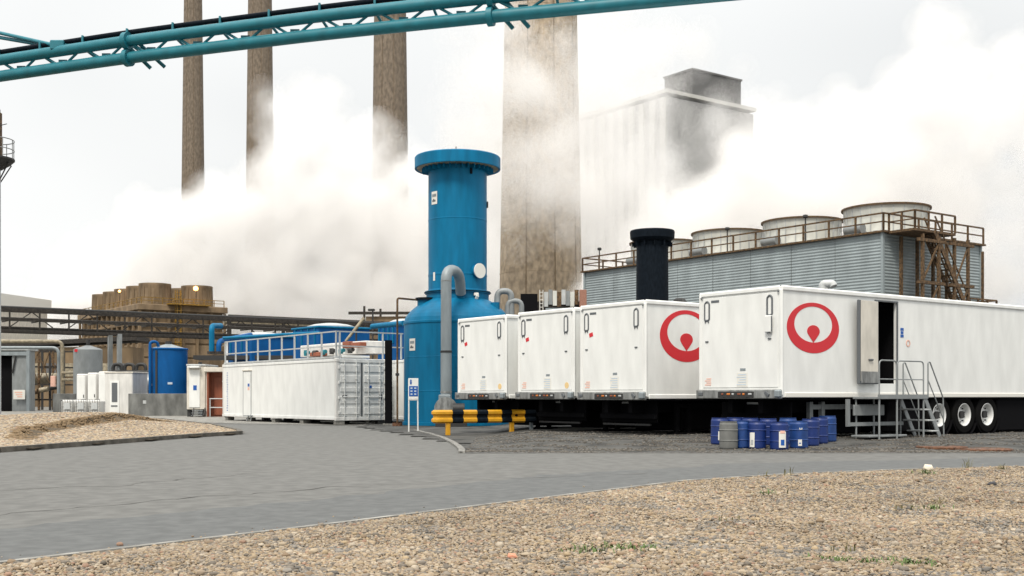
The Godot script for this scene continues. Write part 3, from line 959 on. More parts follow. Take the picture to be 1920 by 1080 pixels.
	# low concrete wall, white cabinets, cabin
	d = 76.0
	var w := thing("concrete_wall", "low grey concrete wall left of the white cabinets", "wall", at(121, d))
	part("wall_panel", shp().box(Vector3(0, hgt(738, d) / 2, 0), Vector3(1.5, hgt(738, d), 0.2), 0.02), M.wall_grey, w)
	d = 74.5
	var names := ["leftmost", "middle", "rightmost"]
	for i in 3:
		var k := thing("cabinet", "tall white round-topped equipment cabinet, %s of three" % names[i], "cabinet", at(152 + i * 20.5, d - i * 0.5), -0.15, "white equipment cabinets")
		var h := hgt(701 - i * 2.0, d)
		part("body", shp().box(Vector3(0, h / 2, -0.6), Vector3(0.68, h, 1.2), 0.07), M.white_dirty, k)
		part("door", shp().box(Vector3(0, h / 2, 0.012), Vector3(0.56, h - 0.3, 0.03), 0.01), M.white, k)
		part("handle", shp().box(Vector3(0.2, h * 0.45, 0.045), Vector3(0.04, 0.2, 0.04)), M.dark_steel, k)
	d = 71.5
	var cb := thing("cabin", "small white cabin with a tall narrow window left of the grey bund", "cabin", at(196, d), -0.12)
	var hc := hgt(699, d)
	part("wall", shp().box(Vector3(0.92, hc / 2, -1.1), Vector3(1.84, hc, 2.2), 0.05), M.white_dirty, cb)
	var dr := part("door", shp().box(Vector3(0.68, hc * 0.42, 0.015), Vector3(0.62, hc * 0.78, 0.04), 0.01), M.white, cb)
	part("window", shp().box(Vector3(0.68, hc * 0.54, 0.04), Vector3(0.36, 1.2, 0.03)), M.text_grey, dr)
	part("letter_plate", shp().box(Vector3(0.66, hc * 0.22, 0.04), Vector3(0.42, 0.08, 0.03)), M.text_grey, dr)
	part("roof_edge", shp().box(Vector3(0.92, hc + 0.02, -1.1), Vector3(1.92, 0.08, 2.28), 0.02), M.cream, cb)
	# caged intermediate bulk containers
	d = 69.5
	var first: Node3D = null
	names = ["leftmost", "second", "third"]
	for i in 3:
		var pos := at(131 + i * 25.5, d - 0.15 * i)
		var lab := "%s white caged liquid tote standing before the cabinets" % names[i]
		if first == null:
			first = thing("liquid_tote", lab, "tote", pos, -0.1, "caged white liquid totes")
			part("pallet", shp().box(Vector3(0, 0.07, 0), Vector3(0.8, 0.13, 0.9)), M.grey, first)
			part("bottle", shp().box(Vector3(0, 0.56, 0), Vector3(0.72, 0.82, 0.84), 0.09), M.white_dirty, first)
			var cage := shp()
			for x in 6:
				cage.tube(Vector3(-0.39 + x * 0.156, 0.13, 0.46), Vector3(-0.39 + x * 0.156, 1.0, 0.46), 0.015, 6)
			for y in 5:
				cage.tube(Vector3(-0.4, 0.16 + y * 0.21, 0.46), Vector3(0.4, 0.16 + y * 0.21, 0.46), 0.015, 6)
			part("cage", cage, M.steel, first)
			part("label_plate", shp().box(Vector3(0.05, 0.6, 0.48), Vector3(0.4, 0.4, 0.015)), M.pale_grey, first)
			part("lid", shp().tube(Vector3(0, 0.96, 0), Vector3(0, 1.02, 0), 0.12, 12), M.dark_steel, first)
		else:
			copy(first, lab, pos, -0.1)
	# silver tank and dark manifold behind
	d = 77.0
	var sv := thing("silver_vessel", "horizontal silver vessel between the white cabin and the blue tank", "vessel", at(258, d, hgt(718, d)))
	part("shell", shp().tube(Vector3(-0.6, 0, 0), Vector3(1.3, 0, 0), 0.62, 20), M.steel, sv)
	part("end_ring", shp().tube(Vector3(-0.66, 0, 0), Vector3(-0.56, 0, 0), 0.68, 20), M.white_dirty, sv)
	for x in [-0.3, 0.9]:
		part("leg", shp().box(Vector3(x, -1.2, 0), Vector3(0.14, 1.7, 0.7)), M.dark_steel, sv)
	var mf := thing("pipe_manifold", "dark pipe manifold with round bends above the white cabinets", "pipes")
	for i in 3:
		var x0 := 212.0 + i * 22.0
		part("bend", shp().pipe([at(x0, 84, hgt(702, 84)), at(x0, 84, hgt(683, 84)), at(x0 + 17, 84, hgt(683, 84)), at(x0 + 17, 84, hgt(700, 84))], 0.13, 0.3, 10), M.dark_steel, mf)
	part("header", shp().tube(at(205, 84, hgt(698, 84)), at(282, 84, hgt(698, 84)), 0.16, 10), M.dark_steel, mf)
	# bund and blue tank
	d = 69.5
	var bd := thing("bund_wall", "low grey rendered bund wall round the blue tank", "wall", at(262, d))
	var hb := hgt(738, d)
	var x0b := -0.72
	part("wall_panel", shp().box(Vector3(1.52, hb / 2, -0.1), Vector3(4.1, hb, 0.2), 0.02), M.wall_grey, bd)
	part("wall_panel", shp().box(Vector3(x0b + 0.1, hb / 2 + 0.003, -1.5), Vector3(0.2, hb, 2.9), 0.02), M.wall_grey, bd)
	part("wall_panel", shp().box(Vector3(3.5, hb / 2 + 0.003, -1.9), Vector3(0.2, hb, 3.3), 0.02), M.wall_grey, bd)
	part("notice", shp().box(Vector3(0.3, hb * 0.62, 0.01), Vector3(0.2, 0.2, 0.02)), M.pale_grey, bd)
	d = 72.0
	var bt := thing("blue_tank", "blue cylindrical tank with a pale domed lid standing in the grey bund", "tank", at(316, d))
	rt = 34.5 * d / F
	part("shell", shp().lathe([Vector2(0, 0), Vector2(rt, 0), Vector2(rt, hgt(657, d)), Vector2(rt + 0.05, hgt(656, d)), Vector2(rt + 0.05, hgt(654, d)), Vector2(rt - 0.02, hgt(653, d))], 36), M.tank_blue, bt)
	part("lid", shp().lathe([Vector2(rt, hgt(654, d)), Vector2(rt * 0.6, hgt(650, d)), Vector2(0.2, hgt(645.5, d)), Vector2(0, hgt(645, d))], 36), M.duct_grey, bt)
	part("vent", shp().tube(Vector3(0, hgt(648, d), 0), Vector3(0, hgt(640, d), 0), 0.2, 12), M.dark_steel, bt)
	part("overflow_pipe", shp().pipe([Vector3(-rt * 0.72, 0, rt * 0.9), Vector3(-rt * 0.72, hgt(642, d), rt * 0.9), Vector3(-rt * 0.4, hgt(642, d), rt * 0.7), Vector3(-rt * 0.35, hgt(652, d), rt * 0.6)], 0.09, 0.25, 10), M.tank_blue, bt)
	part("ladder_strip", shp().box(Vector3(-rt * 0.36, hgt(700, d), rt * 0.95), Vector3(0.12, 2.8, 0.1)), M.dark_steel, bt)
	for q in [[-0.86, -0.2], [0.42, 0.1]]:
		part("label_plate", shp().box(Vector3(q[0], hgt(720, d) + q[1] * 0.3, sqrt(rt * rt - q[0] * q[0]) + 0.01), Vector3(0.28, 0.13, 0.02), 0.0, Basis(Vector3.UP, asin(q[0] / rt))), M.faint_blue, bt)
	# small white cabin with steps, brown doorway beside it
	d = 66.0
	var k := d / F
	var wc := thing("site_cabin", "white raised cabin with a pale door left of the brown doorway", "cabin", at(350, d))
	var y0 := hgt(768, d)
	var y1 := hgt(686, d)
	part("wall", shp().box(Vector3(17.5 * k, (y0 + y1) / 2, -1.4), Vector3(35 * k, y1 - y0, 2.8), 0.03), M.cream, wc)
	var wd := part("door", shp().box(Vector3(15 * k, (y0 + y1) / 2 - 0.05, 0.02), Vector3(20 * k, y1 - y0 - 0.35, 0.05), 0.01), M.white, wc)
	part("door_sticker", shp().box(Vector3(16 * k, (y0 + y1) / 2 + 0.0, 0.05), Vector3(0.2, 0.28, 0.012)), M.sign_blue, wd)
	part("canopy", shp().box(Vector3(15 * k, y1 - 0.08, 0.18), Vector3(0.7, 0.1, 0.36), 0.02), M.white, wc)
	part("roof", shp().box(Vector3(17.5 * k, y1 + 0.05, -1.4), Vector3(36.5 * k, 0.1, 2.9), 0.02), M.pale_grey, wc)
	for x in [3.0, 32.0]:
		part("foot", shp().box(Vector3(x * k, y0 / 2, -0.3), Vector3(0.2, y0, 0.3)), M.dark_steel, wc)
	var sp := thing("cabin_steps", "small dark metal steps below the white cabin door", "steps", at(366, d - 0.6))
	for i in 3:
		part("tread", shp().box(Vector3(0.1 - i * 0.03, 0.1 + i * 0.13, -i * 0.2), Vector3(0.62, 0.04, 0.22)), M.grey, sp)
	for x in [-0.22, 0.42]:
		part("stringer", shp().bar(Vector3(x + 0.1, 0.05, 0.1), Vector3(x, 0.48, -0.5), 0.05, 0.12), M.dark_steel, sp)
	var bc := thing("brown_doorway", "reddish brown doorway of the cabin next to the long white container", "cabin", at(386, d - 0.2))
	part("wall", shp().box(Vector3(0.0, 1.4, -1.5), Vector3(0.1, 2.8, 2.6)), M.cream, bc)
	part("wall", shp().box(Vector3(0.9, 1.3, -0.7), Vector3(1.8, 2.6, 0.1)), M.brown_door, bc)
	part("door", shp().box(Vector3(0.72, 1.2, -0.62), Vector3(0.8, 2.2, 0.06), 0.01), M.brown_door, bc)
	part("side_panel", shp().box(Vector3(0.1, 1.3, -0.35), Vector3(0.1, 2.6, 0.7)), M.brown_door, bc)
	part("roof", shp().box(Vector3(0.9, 2.72, -1.3), Vector3(2.0, 0.26, 2.8), 0.03), M.cream, bc)
	part("bulkhead_lamp", shp().box(Vector3(0.95, 2.05, -0.54), Vector3(0.3, 0.12, 0.1), 0.03), M.white, bc)
	var hr := thing("handrail", "short grey tube handrail before the brown doorway", "handrail", at(393, d - 1.4))
	for y in [0.55, 1.05]:
		part("rail", shp().tube(Vector3(0, y, 0), Vector3(1.0, y, 0), 0.03, 8), M.pale_grey, hr)
	for x in [0.03, 0.97]:
		part("post", shp().tube(Vector3(x, 0, 0), Vector3(x, 1.07, 0), 0.03, 8), M.pale_grey, hr)

func _tanks_behind() -> void:
	# blue filter tanks with pale domed lids, seen over the container
	var spec := [[470.0, 72.0, 630.0, 3.6, 3.0, "wide blue filter tank with a pale domed lid, leftmost behind the container"], [597.0, 66.0, 613.0, 3.4, 3.4, "tallest blue filter tank with a pale lid, behind the container's middle"], [742.0, 62.0, 607.0, 2.0, 2.2, "blue filter tank half hidden behind the blue tower's left side"]]
	for q in spec:
		var d: float = q[1]
		var h := hgt(q[2], d)
		var t := thing("filter_tank", q[5], "tank", at(q[0], d), YAW, "blue filter tanks behind the container")
		var w: float = q[3]
		var l: float = q[4]
		part("body", shp().box(Vector3(-w / 2, h / 2, -l / 2), Vector3(w, h, l), 0.06), M.tank_blue, t)
		part("rim", shp().box(Vector3(-w / 2, h + 0.02, -l / 2), Vector3(w + 0.16, 0.12, l + 0.16), 0.03), M.tower_blue, t)
		part("lid", shp().lathe([Vector2(w * 0.42, h + 0.08), Vector2(w * 0.42, h + 0.16), Vector2(w * 0.3, h + 0.28), Vector2(w * 0.12, h + 0.36), Vector2(0, h + 0.37)], 28, Vector3(-w / 2, 0, -l / 2)), M.pale_grey, t)
		for i in 4:
			part("stiffener", shp().box(Vector3(-w * (i + 0.5) / 4.0, h - 0.55, 0.03), Vector3(0.1, 1.0, 0.06)), M.tower_blue, t)
	var p := thing("blue_pipework", "bright blue pipes with bends rising left of the filter tanks", "pipes")
	part("pipe", shp().pipe([at(397, 66, hgt(662, 66)), at(397, 66, hgt(611, 66)), at(414, 68, hgt(611, 68))], 0.16, 0.35, 12), M.tower_blue, p)
	part("pipe", shp().pipe([at(410, 66, hgt(662, 66)), at(410, 66, hgt(641, 66)), at(422, 67, hgt(637, 67)), at(470, 71, hgt(628, 71))], 0.15, 0.4, 12), M.tank_blue, p)
	part("pipe", shp().pipe([at(418, 64.6, hgt(634, 64.6)), at(520, 64.6, hgt(628, 64.6)), at(600, 63, hgt(624, 63))], 0.09, 0.3, 10), M.tower_blue, p)
	part("pipe", shp().pipe([at(698, 60, hgt(612, 60)), at(757, 57, hgt(606, 57))], 0.14, 0.3, 10), M.tower_blue, p)
	for x in [397.0, 411.0]:
		part("flange", shp().tube(at(x, 66, hgt(664, 66)), at(x, 66, hgt(659, 66)), 0.26, 14), M.rack_brown, p)
	# roofs of the second row of cabins, with boxes of equipment
	var c := thing("roof_slab", "low dark flat roof carrying pipes behind the brown doorway", "roof", at(380, 72), 0.05)
	part("slab", shp().box(Vector3(2.6, hgt(670, 72), -1), Vector3(6.4, 0.26, 2.0)), M.dark_steel, c)
	for x in [-0.4, 2.6, 5.6]:
		part("post", shp().box(Vector3(x, hgt(670, 72) / 2 - 0.14, -1.1), Vector3(0.2, hgt(670, 72) - 0.28, 0.2)), M.grey, c)
	var e := thing("equipment_skid", "white panelled equipment skid with red boxes seen through the roof railing", "equipment", at(500, 58), YAW)
	part("panel", shp().box(Vector3(2.4, hgt(656, 58), -3.0), Vector3(7.0, 0.62, 1.2), 0.03), M.white_dirty, e)
	part("base", shp().box(Vector3(2.4, hgt(656, 58) / 2 - 0.2, -3.0), Vector3(6.6, hgt(656, 58) - 0.75, 1.0)), M.dark_steel, e)
	part("red_box", shp().box(Vector3(4.3, hgt(650, 58), -2.4), Vector3(0.7, 0.32, 0.4), 0.03), M.brown_door, e)
	part("red_box", shp().box(Vector3(5.6, hgt(652, 58), -2.2), Vector3(0.9, 0.24, 0.4), 0.03), M.brown_door, e)
	part("red_box", shp().box(Vector3(1.4, hgt(664, 58), -2.2), Vector3(1.2, 0.2, 0.4), 0.03), M.brown_door, e)
	for i in 6:
		part("valve", shp().tube(Vector3(0.2 + i * 0.95, hgt(666, 58), -2.1), Vector3(0.2 + i * 0.95, hgt(655, 58) - 0.1 * (i % 3), -2.1), 0.12, 10).tube(Vector3(0.1 + i * 0.95, hgt(660, 58), -2.1), Vector3(0.5 + i * 0.95, hgt(660, 58), -2.1), 0.1, 8), M.dark_steel if i % 2 else M.teal, e)
	var j := thing("jib_pole", "slanting pale yellow jib pole above the filter tanks", "pole")
	part("boom", shp().tube(at(648, 60, hgt(640, 60)), at(683, 60, hgt(596, 60)), 0.07, 8, 0.1), M.beige_pipe, j)
	part("stay", shp().tube(at(668, 60, hgt(640, 60)), at(668, 60, hgt(612, 60)), 0.05, 8), M.dark_steel, j)
	var lp := thing("lamp_post", "thin dark lamp post rising among the distant pipes", "lamp post", at(699, 84))
	part("mast", shp().tube(Vector3(0, 0, 0), Vector3(0, hgt(582, 84), 0), 0.06, 8), M.dark_steel, lp)
	part("lamp_head", shp().box(Vector3(-0.1, hgt(581, 84), 0), Vector3(0.5, 0.16, 0.3), 0.03), M.dark_steel, lp)
	var db := thing("distant_building", "brownish gantry building fading in steam left of the blue tower", "building", at(735, 170), 0.0)
	part("wall", shp().box(Vector3(0, hgt(596, 170) / 2, 0), Vector3(7, hgt(596, 170), 6)), M.concrete_brown_light, db)
	for i in 4:
		part("mast", shp().bar(Vector3(-4 + i * 2.4, 0, 1), Vector3(-4 + i * 2.4, hgt(575 + i * 5, 170), 1), 0.3, 0.3), M.rack_brown, db)
	part("gantry_beam", shp().box(Vector3(-1, hgt(590, 170), 3.3), Vector3(10, 0.4, 0.4)), M.rack_brown, db)

# ------------------------------------------------------------------ the blue tower
func around_plate(s: Shape, r: float, ang: float, wide: float, y0: float, y1: float, thick: float) -> Shape:
	# a plate bent round a vertical cylinder, centred on the angle ang (0 = +x, PI/2 = +z)
	var n := 6
	for i in n:
		var a0 := ang + wide * (float(i) / n - 0.5)
		var a1 := ang + wide * (float(i + 1) / n - 0.5)
		var e0 := Vector3(cos(a0), 0, sin(a0))
		var e1 := Vector3(cos(a1), 0, sin(a1))
		s._tri(e0 * (r + thick) + Vector3(0, y0, 0), e1 * (r + thick) + Vector3(0, y0, 0), e1 * (r + thick) + Vector3(0, y1, 0), e0, e1, e1)
		s._tri(e0 * (r + thick) + Vector3(0, y0, 0), e1 * (r + thick) + Vector3(0, y1, 0), e0 * (r + thick) + Vector3(0, y1, 0), e0, e1, e0)
	return s

func _absorber() -> void:
	var d := 46.8
	var o := at(858, d, 0.03)
	var t := thing("absorber_tower", "tall bright blue scrubber tower with a wide flanged top on a domed tank", "tower", o)
	var R := 2.19
	var rc := 1.2
	part("tank", shp().lathe([Vector2(0, 0), Vector2(R + 0.06, 0), Vector2(R + 0.06, 0.12), Vector2(R, 0.13), Vector2(R, 4.06), Vector2(R + 0.03, 4.08), Vector2(R + 0.03, 4.16), Vector2(R, 4.18)], 64), M.tower_blue, t)
	var dome := []
	for i in 9:
		var a := i / 8.0 * 1.15
		dome.append(Vector2(lerpf(R, 1.28, pow(sin(a) / sin(1.15), 1.7)), 4.18 + 0.92 * sin(a) / sin(1.15)))
	part("dome", shp().lathe(dome, 64), M.tower_blue, t)
	part("column", shp().lathe([Vector2(1.28, 4.95), Vector2(1.28, 5.34), Vector2(1.34, 5.34), Vector2(1.34, 5.44), Vector2(rc + 0.02, 5.45), Vector2(rc, 5.5), Vector2(rc, 10.5)], 56), M.tower_blue, t)
	part("seam_ring", shp().lathe([Vector2(1.35, 5.375), Vector2(1.37, 5.375), Vector2(1.37, 5.405), Vector2(1.35, 5.405)], 56), M.black_paint, t)
	part("seam_ring", shp().lathe([Vector2(rc, 6.05), Vector2(rc + 0.012, 6.06), Vector2(rc + 0.012, 6.12), Vector2(rc, 6.13)], 56), M.tower_blue, t)
	part("seam_ring", shp().lathe([Vector2(rc, 8.3), Vector2(rc + 0.008, 8.31), Vector2(rc + 0.008, 8.35), Vector2(rc, 8.36)], 56), M.tower_blue, t)
	for y in [1.35, 2.7]:
		part("weld_seam", shp().lathe([Vector2(R, y), Vector2(R + 0.007, y + 0.01), Vector2(R + 0.007, y + 0.04), Vector2(R, y + 0.05)], 64), M.tower_blue, t)
	for q in [[R, 2.2, 0.1, 1.35], [R, 1.5, 1.4, 2.7], [R, 2.0, 2.75, 4.05], [rc, 1.35, 6.15, 8.3], [rc, 2.0, 8.36, 10.4]]:
		part("weld_seam", around_plate(shp(), q[0], q[1], 0.018 / q[0] * 1.6, q[2], q[3], 0.006), M.tower_blue, t)
	part("top_flange", shp().lathe([Vector2(1.6, 10.5), Vector2(1.74, 10.44), Vector2(1.76, 10.46), Vector2(1.76, 10.9), Vector2(1.73, 10.94), Vector2(1.3, 10.96), Vector2(1.1, 10.9)], 64), M.tower_blue, t)
	part("flange_underside", shp().lathe([Vector2(rc + 0.005, 10.47), Vector2(1.66, 10.47)].duplicate(), 64), M.beige_pipe, t)
	for i in 36:
		var a := TAU * i / 36.0
		if sin(a) > -0.3:
			part("gusset", shp().box(Vector3(cos(a) * 1.34, 10.38, sin(a) * 1.34), Vector3(0.26, 0.16, 0.03), 0.0, Basis(Vector3.UP, -a)), M.tower_blue, t)
	part("top_rod", shp().tube(Vector3(0.0, 10.9, 1.3), Vector3(0.0, 11.12, 1.3), 0.02, 6), M.dark_steel, t)
	# manhole, nozzles
	var mh := Vector3(sin(0.75), 0, cos(0.75))
	part("manhole", shp().tube(mh * rc * 0.96 + Vector3(0, 6.2, 0), mh * (rc + 0.16) + Vector3(0, 6.2, 0), 0.27, 24), M.tower_blue, t)
	part("manhole_cover", shp().tube(mh * (rc + 0.16) + Vector3(0, 6.2, 0), mh * (rc + 0.2) + Vector3(0, 6.2, 0), 0.3, 24), M.plate_cream, t)
	part("nozzle", shp().tube(Vector3(-1.25, 4.6, 0.5), Vector3(-1.25, 5.05, 0.5), 0.36, 20), M.tower_blue, t)
	part("nozzle_flange", shp().tube(Vector3(-1.25, 5.05, 0.5), Vector3(-1.25, 5.15, 0.5), 0.44, 20), M.black_paint, t)
	part("nozzle", shp().tube(Vector3(1.55, 4.5, 0.7), Vector3(1.55, 4.95, 0.7), 0.18, 16), M.tower_blue, t)
	part("spray_valve", shp().tube(Vector3(0.75, 4.95, 0.95), Vector3(0.85, 5.2, 1.1), 0.07, 10).box(Vector3(0.8, 5.25, 1.08), Vector3(0.2, 0.12, 0.1), 0.02), M.plate_cream, t)
	part("lifting_lug", shp().box(Vector3(1.2, 9.0, 0.1), Vector3(0.12, 0.26, 0.1), 0.02), M.dark_steel, t)
	part("lifting_lug", shp().box(Vector3(0.6, 10.2, 1.08), Vector3(0.1, 0.24, 0.08), 0.02), M.black_paint, t)
	part("outlet", shp().tube(Vector3(-0.55, 0.55, R - 0.05), Vector3(-0.62, 0.5, R + 0.4), 0.17, 14), M.black_paint, t)
	# white name plates with their two rows of print
	for q in [[rc, 2.42, 0.30, 8.9, 9.42], [R, 2.49, 0.19, 2.98, 3.46]]:
		var pl := part("name_plate", around_plate(shp(), q[0], q[1], q[2], q[3], q[4], 0.012), M.plate_cream, t)
		var h: float = q[4] - q[3]
		part("print", around_plate(shp(), q[0], q[1], q[2] * 0.74, q[3] + h * 0.58, q[3] + h * 0.8, 0.018), M.duct_grey, pl)
		part("print", around_plate(shp(), q[0], q[1] + 0.01, q[2] * 0.6, q[3] + h * 0.2, q[3] + h * 0.34, 0.018), M.text_grey, pl)
		part("print", around_plate(shp(), q[0], q[1] + 0.02, q[2] * 0.25, q[3] + h * 0.34, q[3] + h * 0.42, 0.019), M.text_grey, pl)
	part("gauge_strip", around_plate(shp(), rc, 2.42, 0.1, 5.82, 6.16, 0.014), M.plate_cream, t)
	# exhaust duct and its fan
	var f := thing("exhaust_duct", "grey vertical duct with a hooked top running up the blue tower", "duct")
	var dx := at(836.5, 44.0)
	part("lower_pipe", shp().tube(dx + Vector3(0, 1.1, 0), dx + Vector3(0, 2.92, 0), 0.215, 24), M.duct_grey, f)
	part("upper_pipe", shp().pipe([dx + Vector3(0, 2.9, 0), dx + Vector3(0, 6.1, 0), dx + Vector3(0.46, 6.1, -0.9), dx + Vector3(0.5, 5.3, -1.5)], 0.205, 0.5, 24), M.duct_grey, f)
	part("joint_band", shp().tube(dx + Vector3(0, 2.87, 0), dx + Vector3(0, 2.95, 0), 0.23, 24), M.dark_steel, f)
	part("joint_band", shp().tube(dx + Vector3(0, 5.62, 0), dx + Vector3(0, 5.65, 0), 0.212, 24), M.steel, f)
	part("joint_band", shp().tube(dx + Vector3(0, 1.32, 0), dx + Vector3(0, 1.38, 0), 0.225, 24), M.steel, f)
	var fan := thing("blower", "grey snail-shaped blower at the foot of the grey duct", "blower", at(836.5, 43.9))
	part("casing", shp().tube(Vector3(0, 0.72, -0.2), Vector3(0, 0.72, 0.22), 0.40, 28), M.duct_grey, fan)
	part("casing_rim", shp().tube(Vector3(0, 0.72, 0.2), Vector3(0, 0.72, 0.25), 0.44, 28), M.steel, fan)
	part("outlet_neck", shp().box(Vector3(-0.05, 1.0, 0), Vector3(0.46, 0.5, 0.42), 0.03), M.duct_grey, fan)
	part("motor", shp().tube(Vector3(0.28, 0.72, 0.3), Vector3(0.72, 0.72, 0.3), 0.2, 16), M.dark_steel, fan)
	part("base_frame", shp().box(Vector3(0.2, 0.2, 0), Vector3(1.2, 0.4, 0.5)), M.dark_steel, fan)
	# thin vent line at the left
	var v := thing("vent_line", "thin brown vent pipe standing left of the blue tower", "pipe")
	var vx := at(745, 45.0)
	part("riser", shp().pipe([vx, vx + Vector3(0, 5.06, 0), o + Vector3(-1.6, 5.06, 0.6)], 0.04, 0.12, 8), M.rust_brown, v)
	part("clamp", shp().box(vx + Vector3(0, 2.05, 0), Vector3(0.14, 0.1, 0.14)), M.dark_steel, v)
	part("foot_flange", shp().tube(vx, vx + Vector3(0, 0.14, 0), 0.2, 12), M.rust_plate, v)
	# grey pipes at the right shoulder
	var g := thing("overflow_pipes", "grey bent pipes at the blue tower's right shoulder", "pipes")
	for q in [[0.0, -0.05, 0.125], [0.42, -0.45, 0.105]]:
		part("pipe", shp().pipe([o + Vector3(1.62 + q[0], 4.4 + q[1], 0.5), o + Vector3(1.64 + q[0], 5.48 + q[1], 0.5), o + Vector3(2.2 + q[0], 5.48 + q[1], 0.45), o + Vector3(2.22 + q[0], 0.4, 0.4)], q[2], 0.25, 14), M.grey, g)

# ------------------------------------------------------------------ containers
func make_container(label: String, pos: Vector3, L: float) -> Node3D:
	# local: near corner at the origin, long side along -x facing +z, doors facing +x
	var t := thing("shipping_container", label, "container", pos, YAW)
	var b := 0.17
	var H := 2.59
	var W := 2.44
	part("side_wall", shp().box(Vector3(-L / 2, b + H / 2, -0.06), Vector3(L - 0.3, H - 0.3, 0.06)), M.white, t)
	part("side_wall", shp().box(Vector3(-L / 2, b + H / 2, -W + 0.06), Vector3(L - 0.3, H - 0.3, 0.06)), M.white, t)
	part("roof", shp().box(Vector3(-L / 2, b + H - 0.06, -W / 2), Vector3(L - 0.1, 0.06, W - 0.1)), M.white_dirty, t)
	part("floor", shp().box(Vector3(-L / 2, b + 0.12, -W / 2), Vector3(L - 0.1, 0.1, W - 0.1)), M.dark_steel, t)
	for x in [-0.075, -L + 0.075]:
		for z in [-0.075, -W + 0.075]:
			part("corner_post", shp().box(Vector3(x, b + H / 2, z), Vector3(0.15, H - 0.3, 0.15), 0.02), M.white_dirty, t)
			for y in [b + 0.08, b + H - 0.08]:
				part("corner_casting", shp().box(Vector3(x, y, z), Vector3(0.18, 0.16, 0.18), 0.025), M.white_dirty, t)
	for z in [-0.06, -W + 0.06]:
		part("top_rail", shp().box(Vector3(-L / 2, b + H - 0.08, z), Vector3(L - 0.36, 0.12, 0.1), 0.015), M.white, t)
		part("bottom_rail", shp().box(Vector3(-L / 2, b + 0.1, z), Vector3(L - 0.36, 0.14, 0.1), 0.015), M.white, t)
	part("end_wall", shp().box(Vector3(-L + 0.06, b + H / 2, -W / 2), Vector3(0.06, H - 0.3, W - 0.3)), M.white, t)
	# door end
	part("door_header", shp().box(Vector3(-0.06, b + H - 0.09, -W / 2), Vector3(0.12, 0.16, W - 0.32), 0.015), M.door_grey, t)
	part("door_sill", shp().box(Vector3(-0.06, b + 0.09, -W / 2), Vector3(0.12, 0.16, W - 0.32), 0.015), M.door_grey, t)
	for k in 2:
		var zc := -W * (0.27 + 0.46 * k)
		var dw := 1.04
		var door := part("door", shp().box(Vector3(-0.05, b + H / 2, zc), Vector3(0.05, H - 0.36, dw), 0.01), M.door_grey, t)
		for j in 5:
			part("door_rib", shp().box(Vector3(-0.012, b + 0.42 + j * 0.44, zc), Vector3(0.035, 0.3 if j != 2 else 0.2, dw - 0.12), 0.016), M.door_grey, door)
		for q in [-0.28, 0.28]:
			part("lock_rod", shp().tube(Vector3(0.035, b + 0.1, zc + q), Vector3(0.035, b + H - 0.1, zc + q), 0.018, 8), M.door_grey, door)
			part("lock_handle", shp().box(Vector3(0.045, b + 1.0, zc + q * 0.6), Vector3(0.03, 0.05, 0.36), 0.01), M.door_grey, door)
			for y in [0.3, 0.85, 1.75, 2.3]:
				part("rod_keeper", shp().box(Vector3(0.035, b + y, zc + q), Vector3(0.04, 0.06, 0.09), 0.01), M.door_grey, door)
		for j in 4:
			part("hinge", shp().box(Vector3(0.01, b + 0.35 + j * 0.62, zc + (dw / 2 if k == 0 else -dw / 2)), Vector3(0.06, 0.12, 0.08), 0.01), M.door_grey, door)
	part("door_gasket", shp().box(Vector3(-0.03, b + H / 2, -W / 2), Vector3(0.04, H - 0.34, 0.05)), M.text_grey, t)
	part("print", shp().box(Vector3(0.012, b + 1.02, -0.4), Vector3(0.012, 0.09, 0.22)), M.text_grey, t)
	part("print", shp().box(Vector3(0.012, b + 0.98, -2.1), Vector3(0.014, 0.26, 0.14)), M.text_grey, t)
	part("print", shp().box(Vector3(0.012, b + 1.42, -1.62), Vector3(0.012, 0.1, 0.1)), M.sign_blue, t)
	for x in [-0.2, -L * 0.28, -L * 0.52, -L * 0.76, -L + 0.3]:
		for z in [-0.25, -W + 0.25]:
			part("bearer_block", shp().box(Vector3(x, b / 2, z), Vector3(0.34, b, 0.36), 0.02), M.kerb if absf(z) < 1.0 else M.dark_steel, t)
	return t

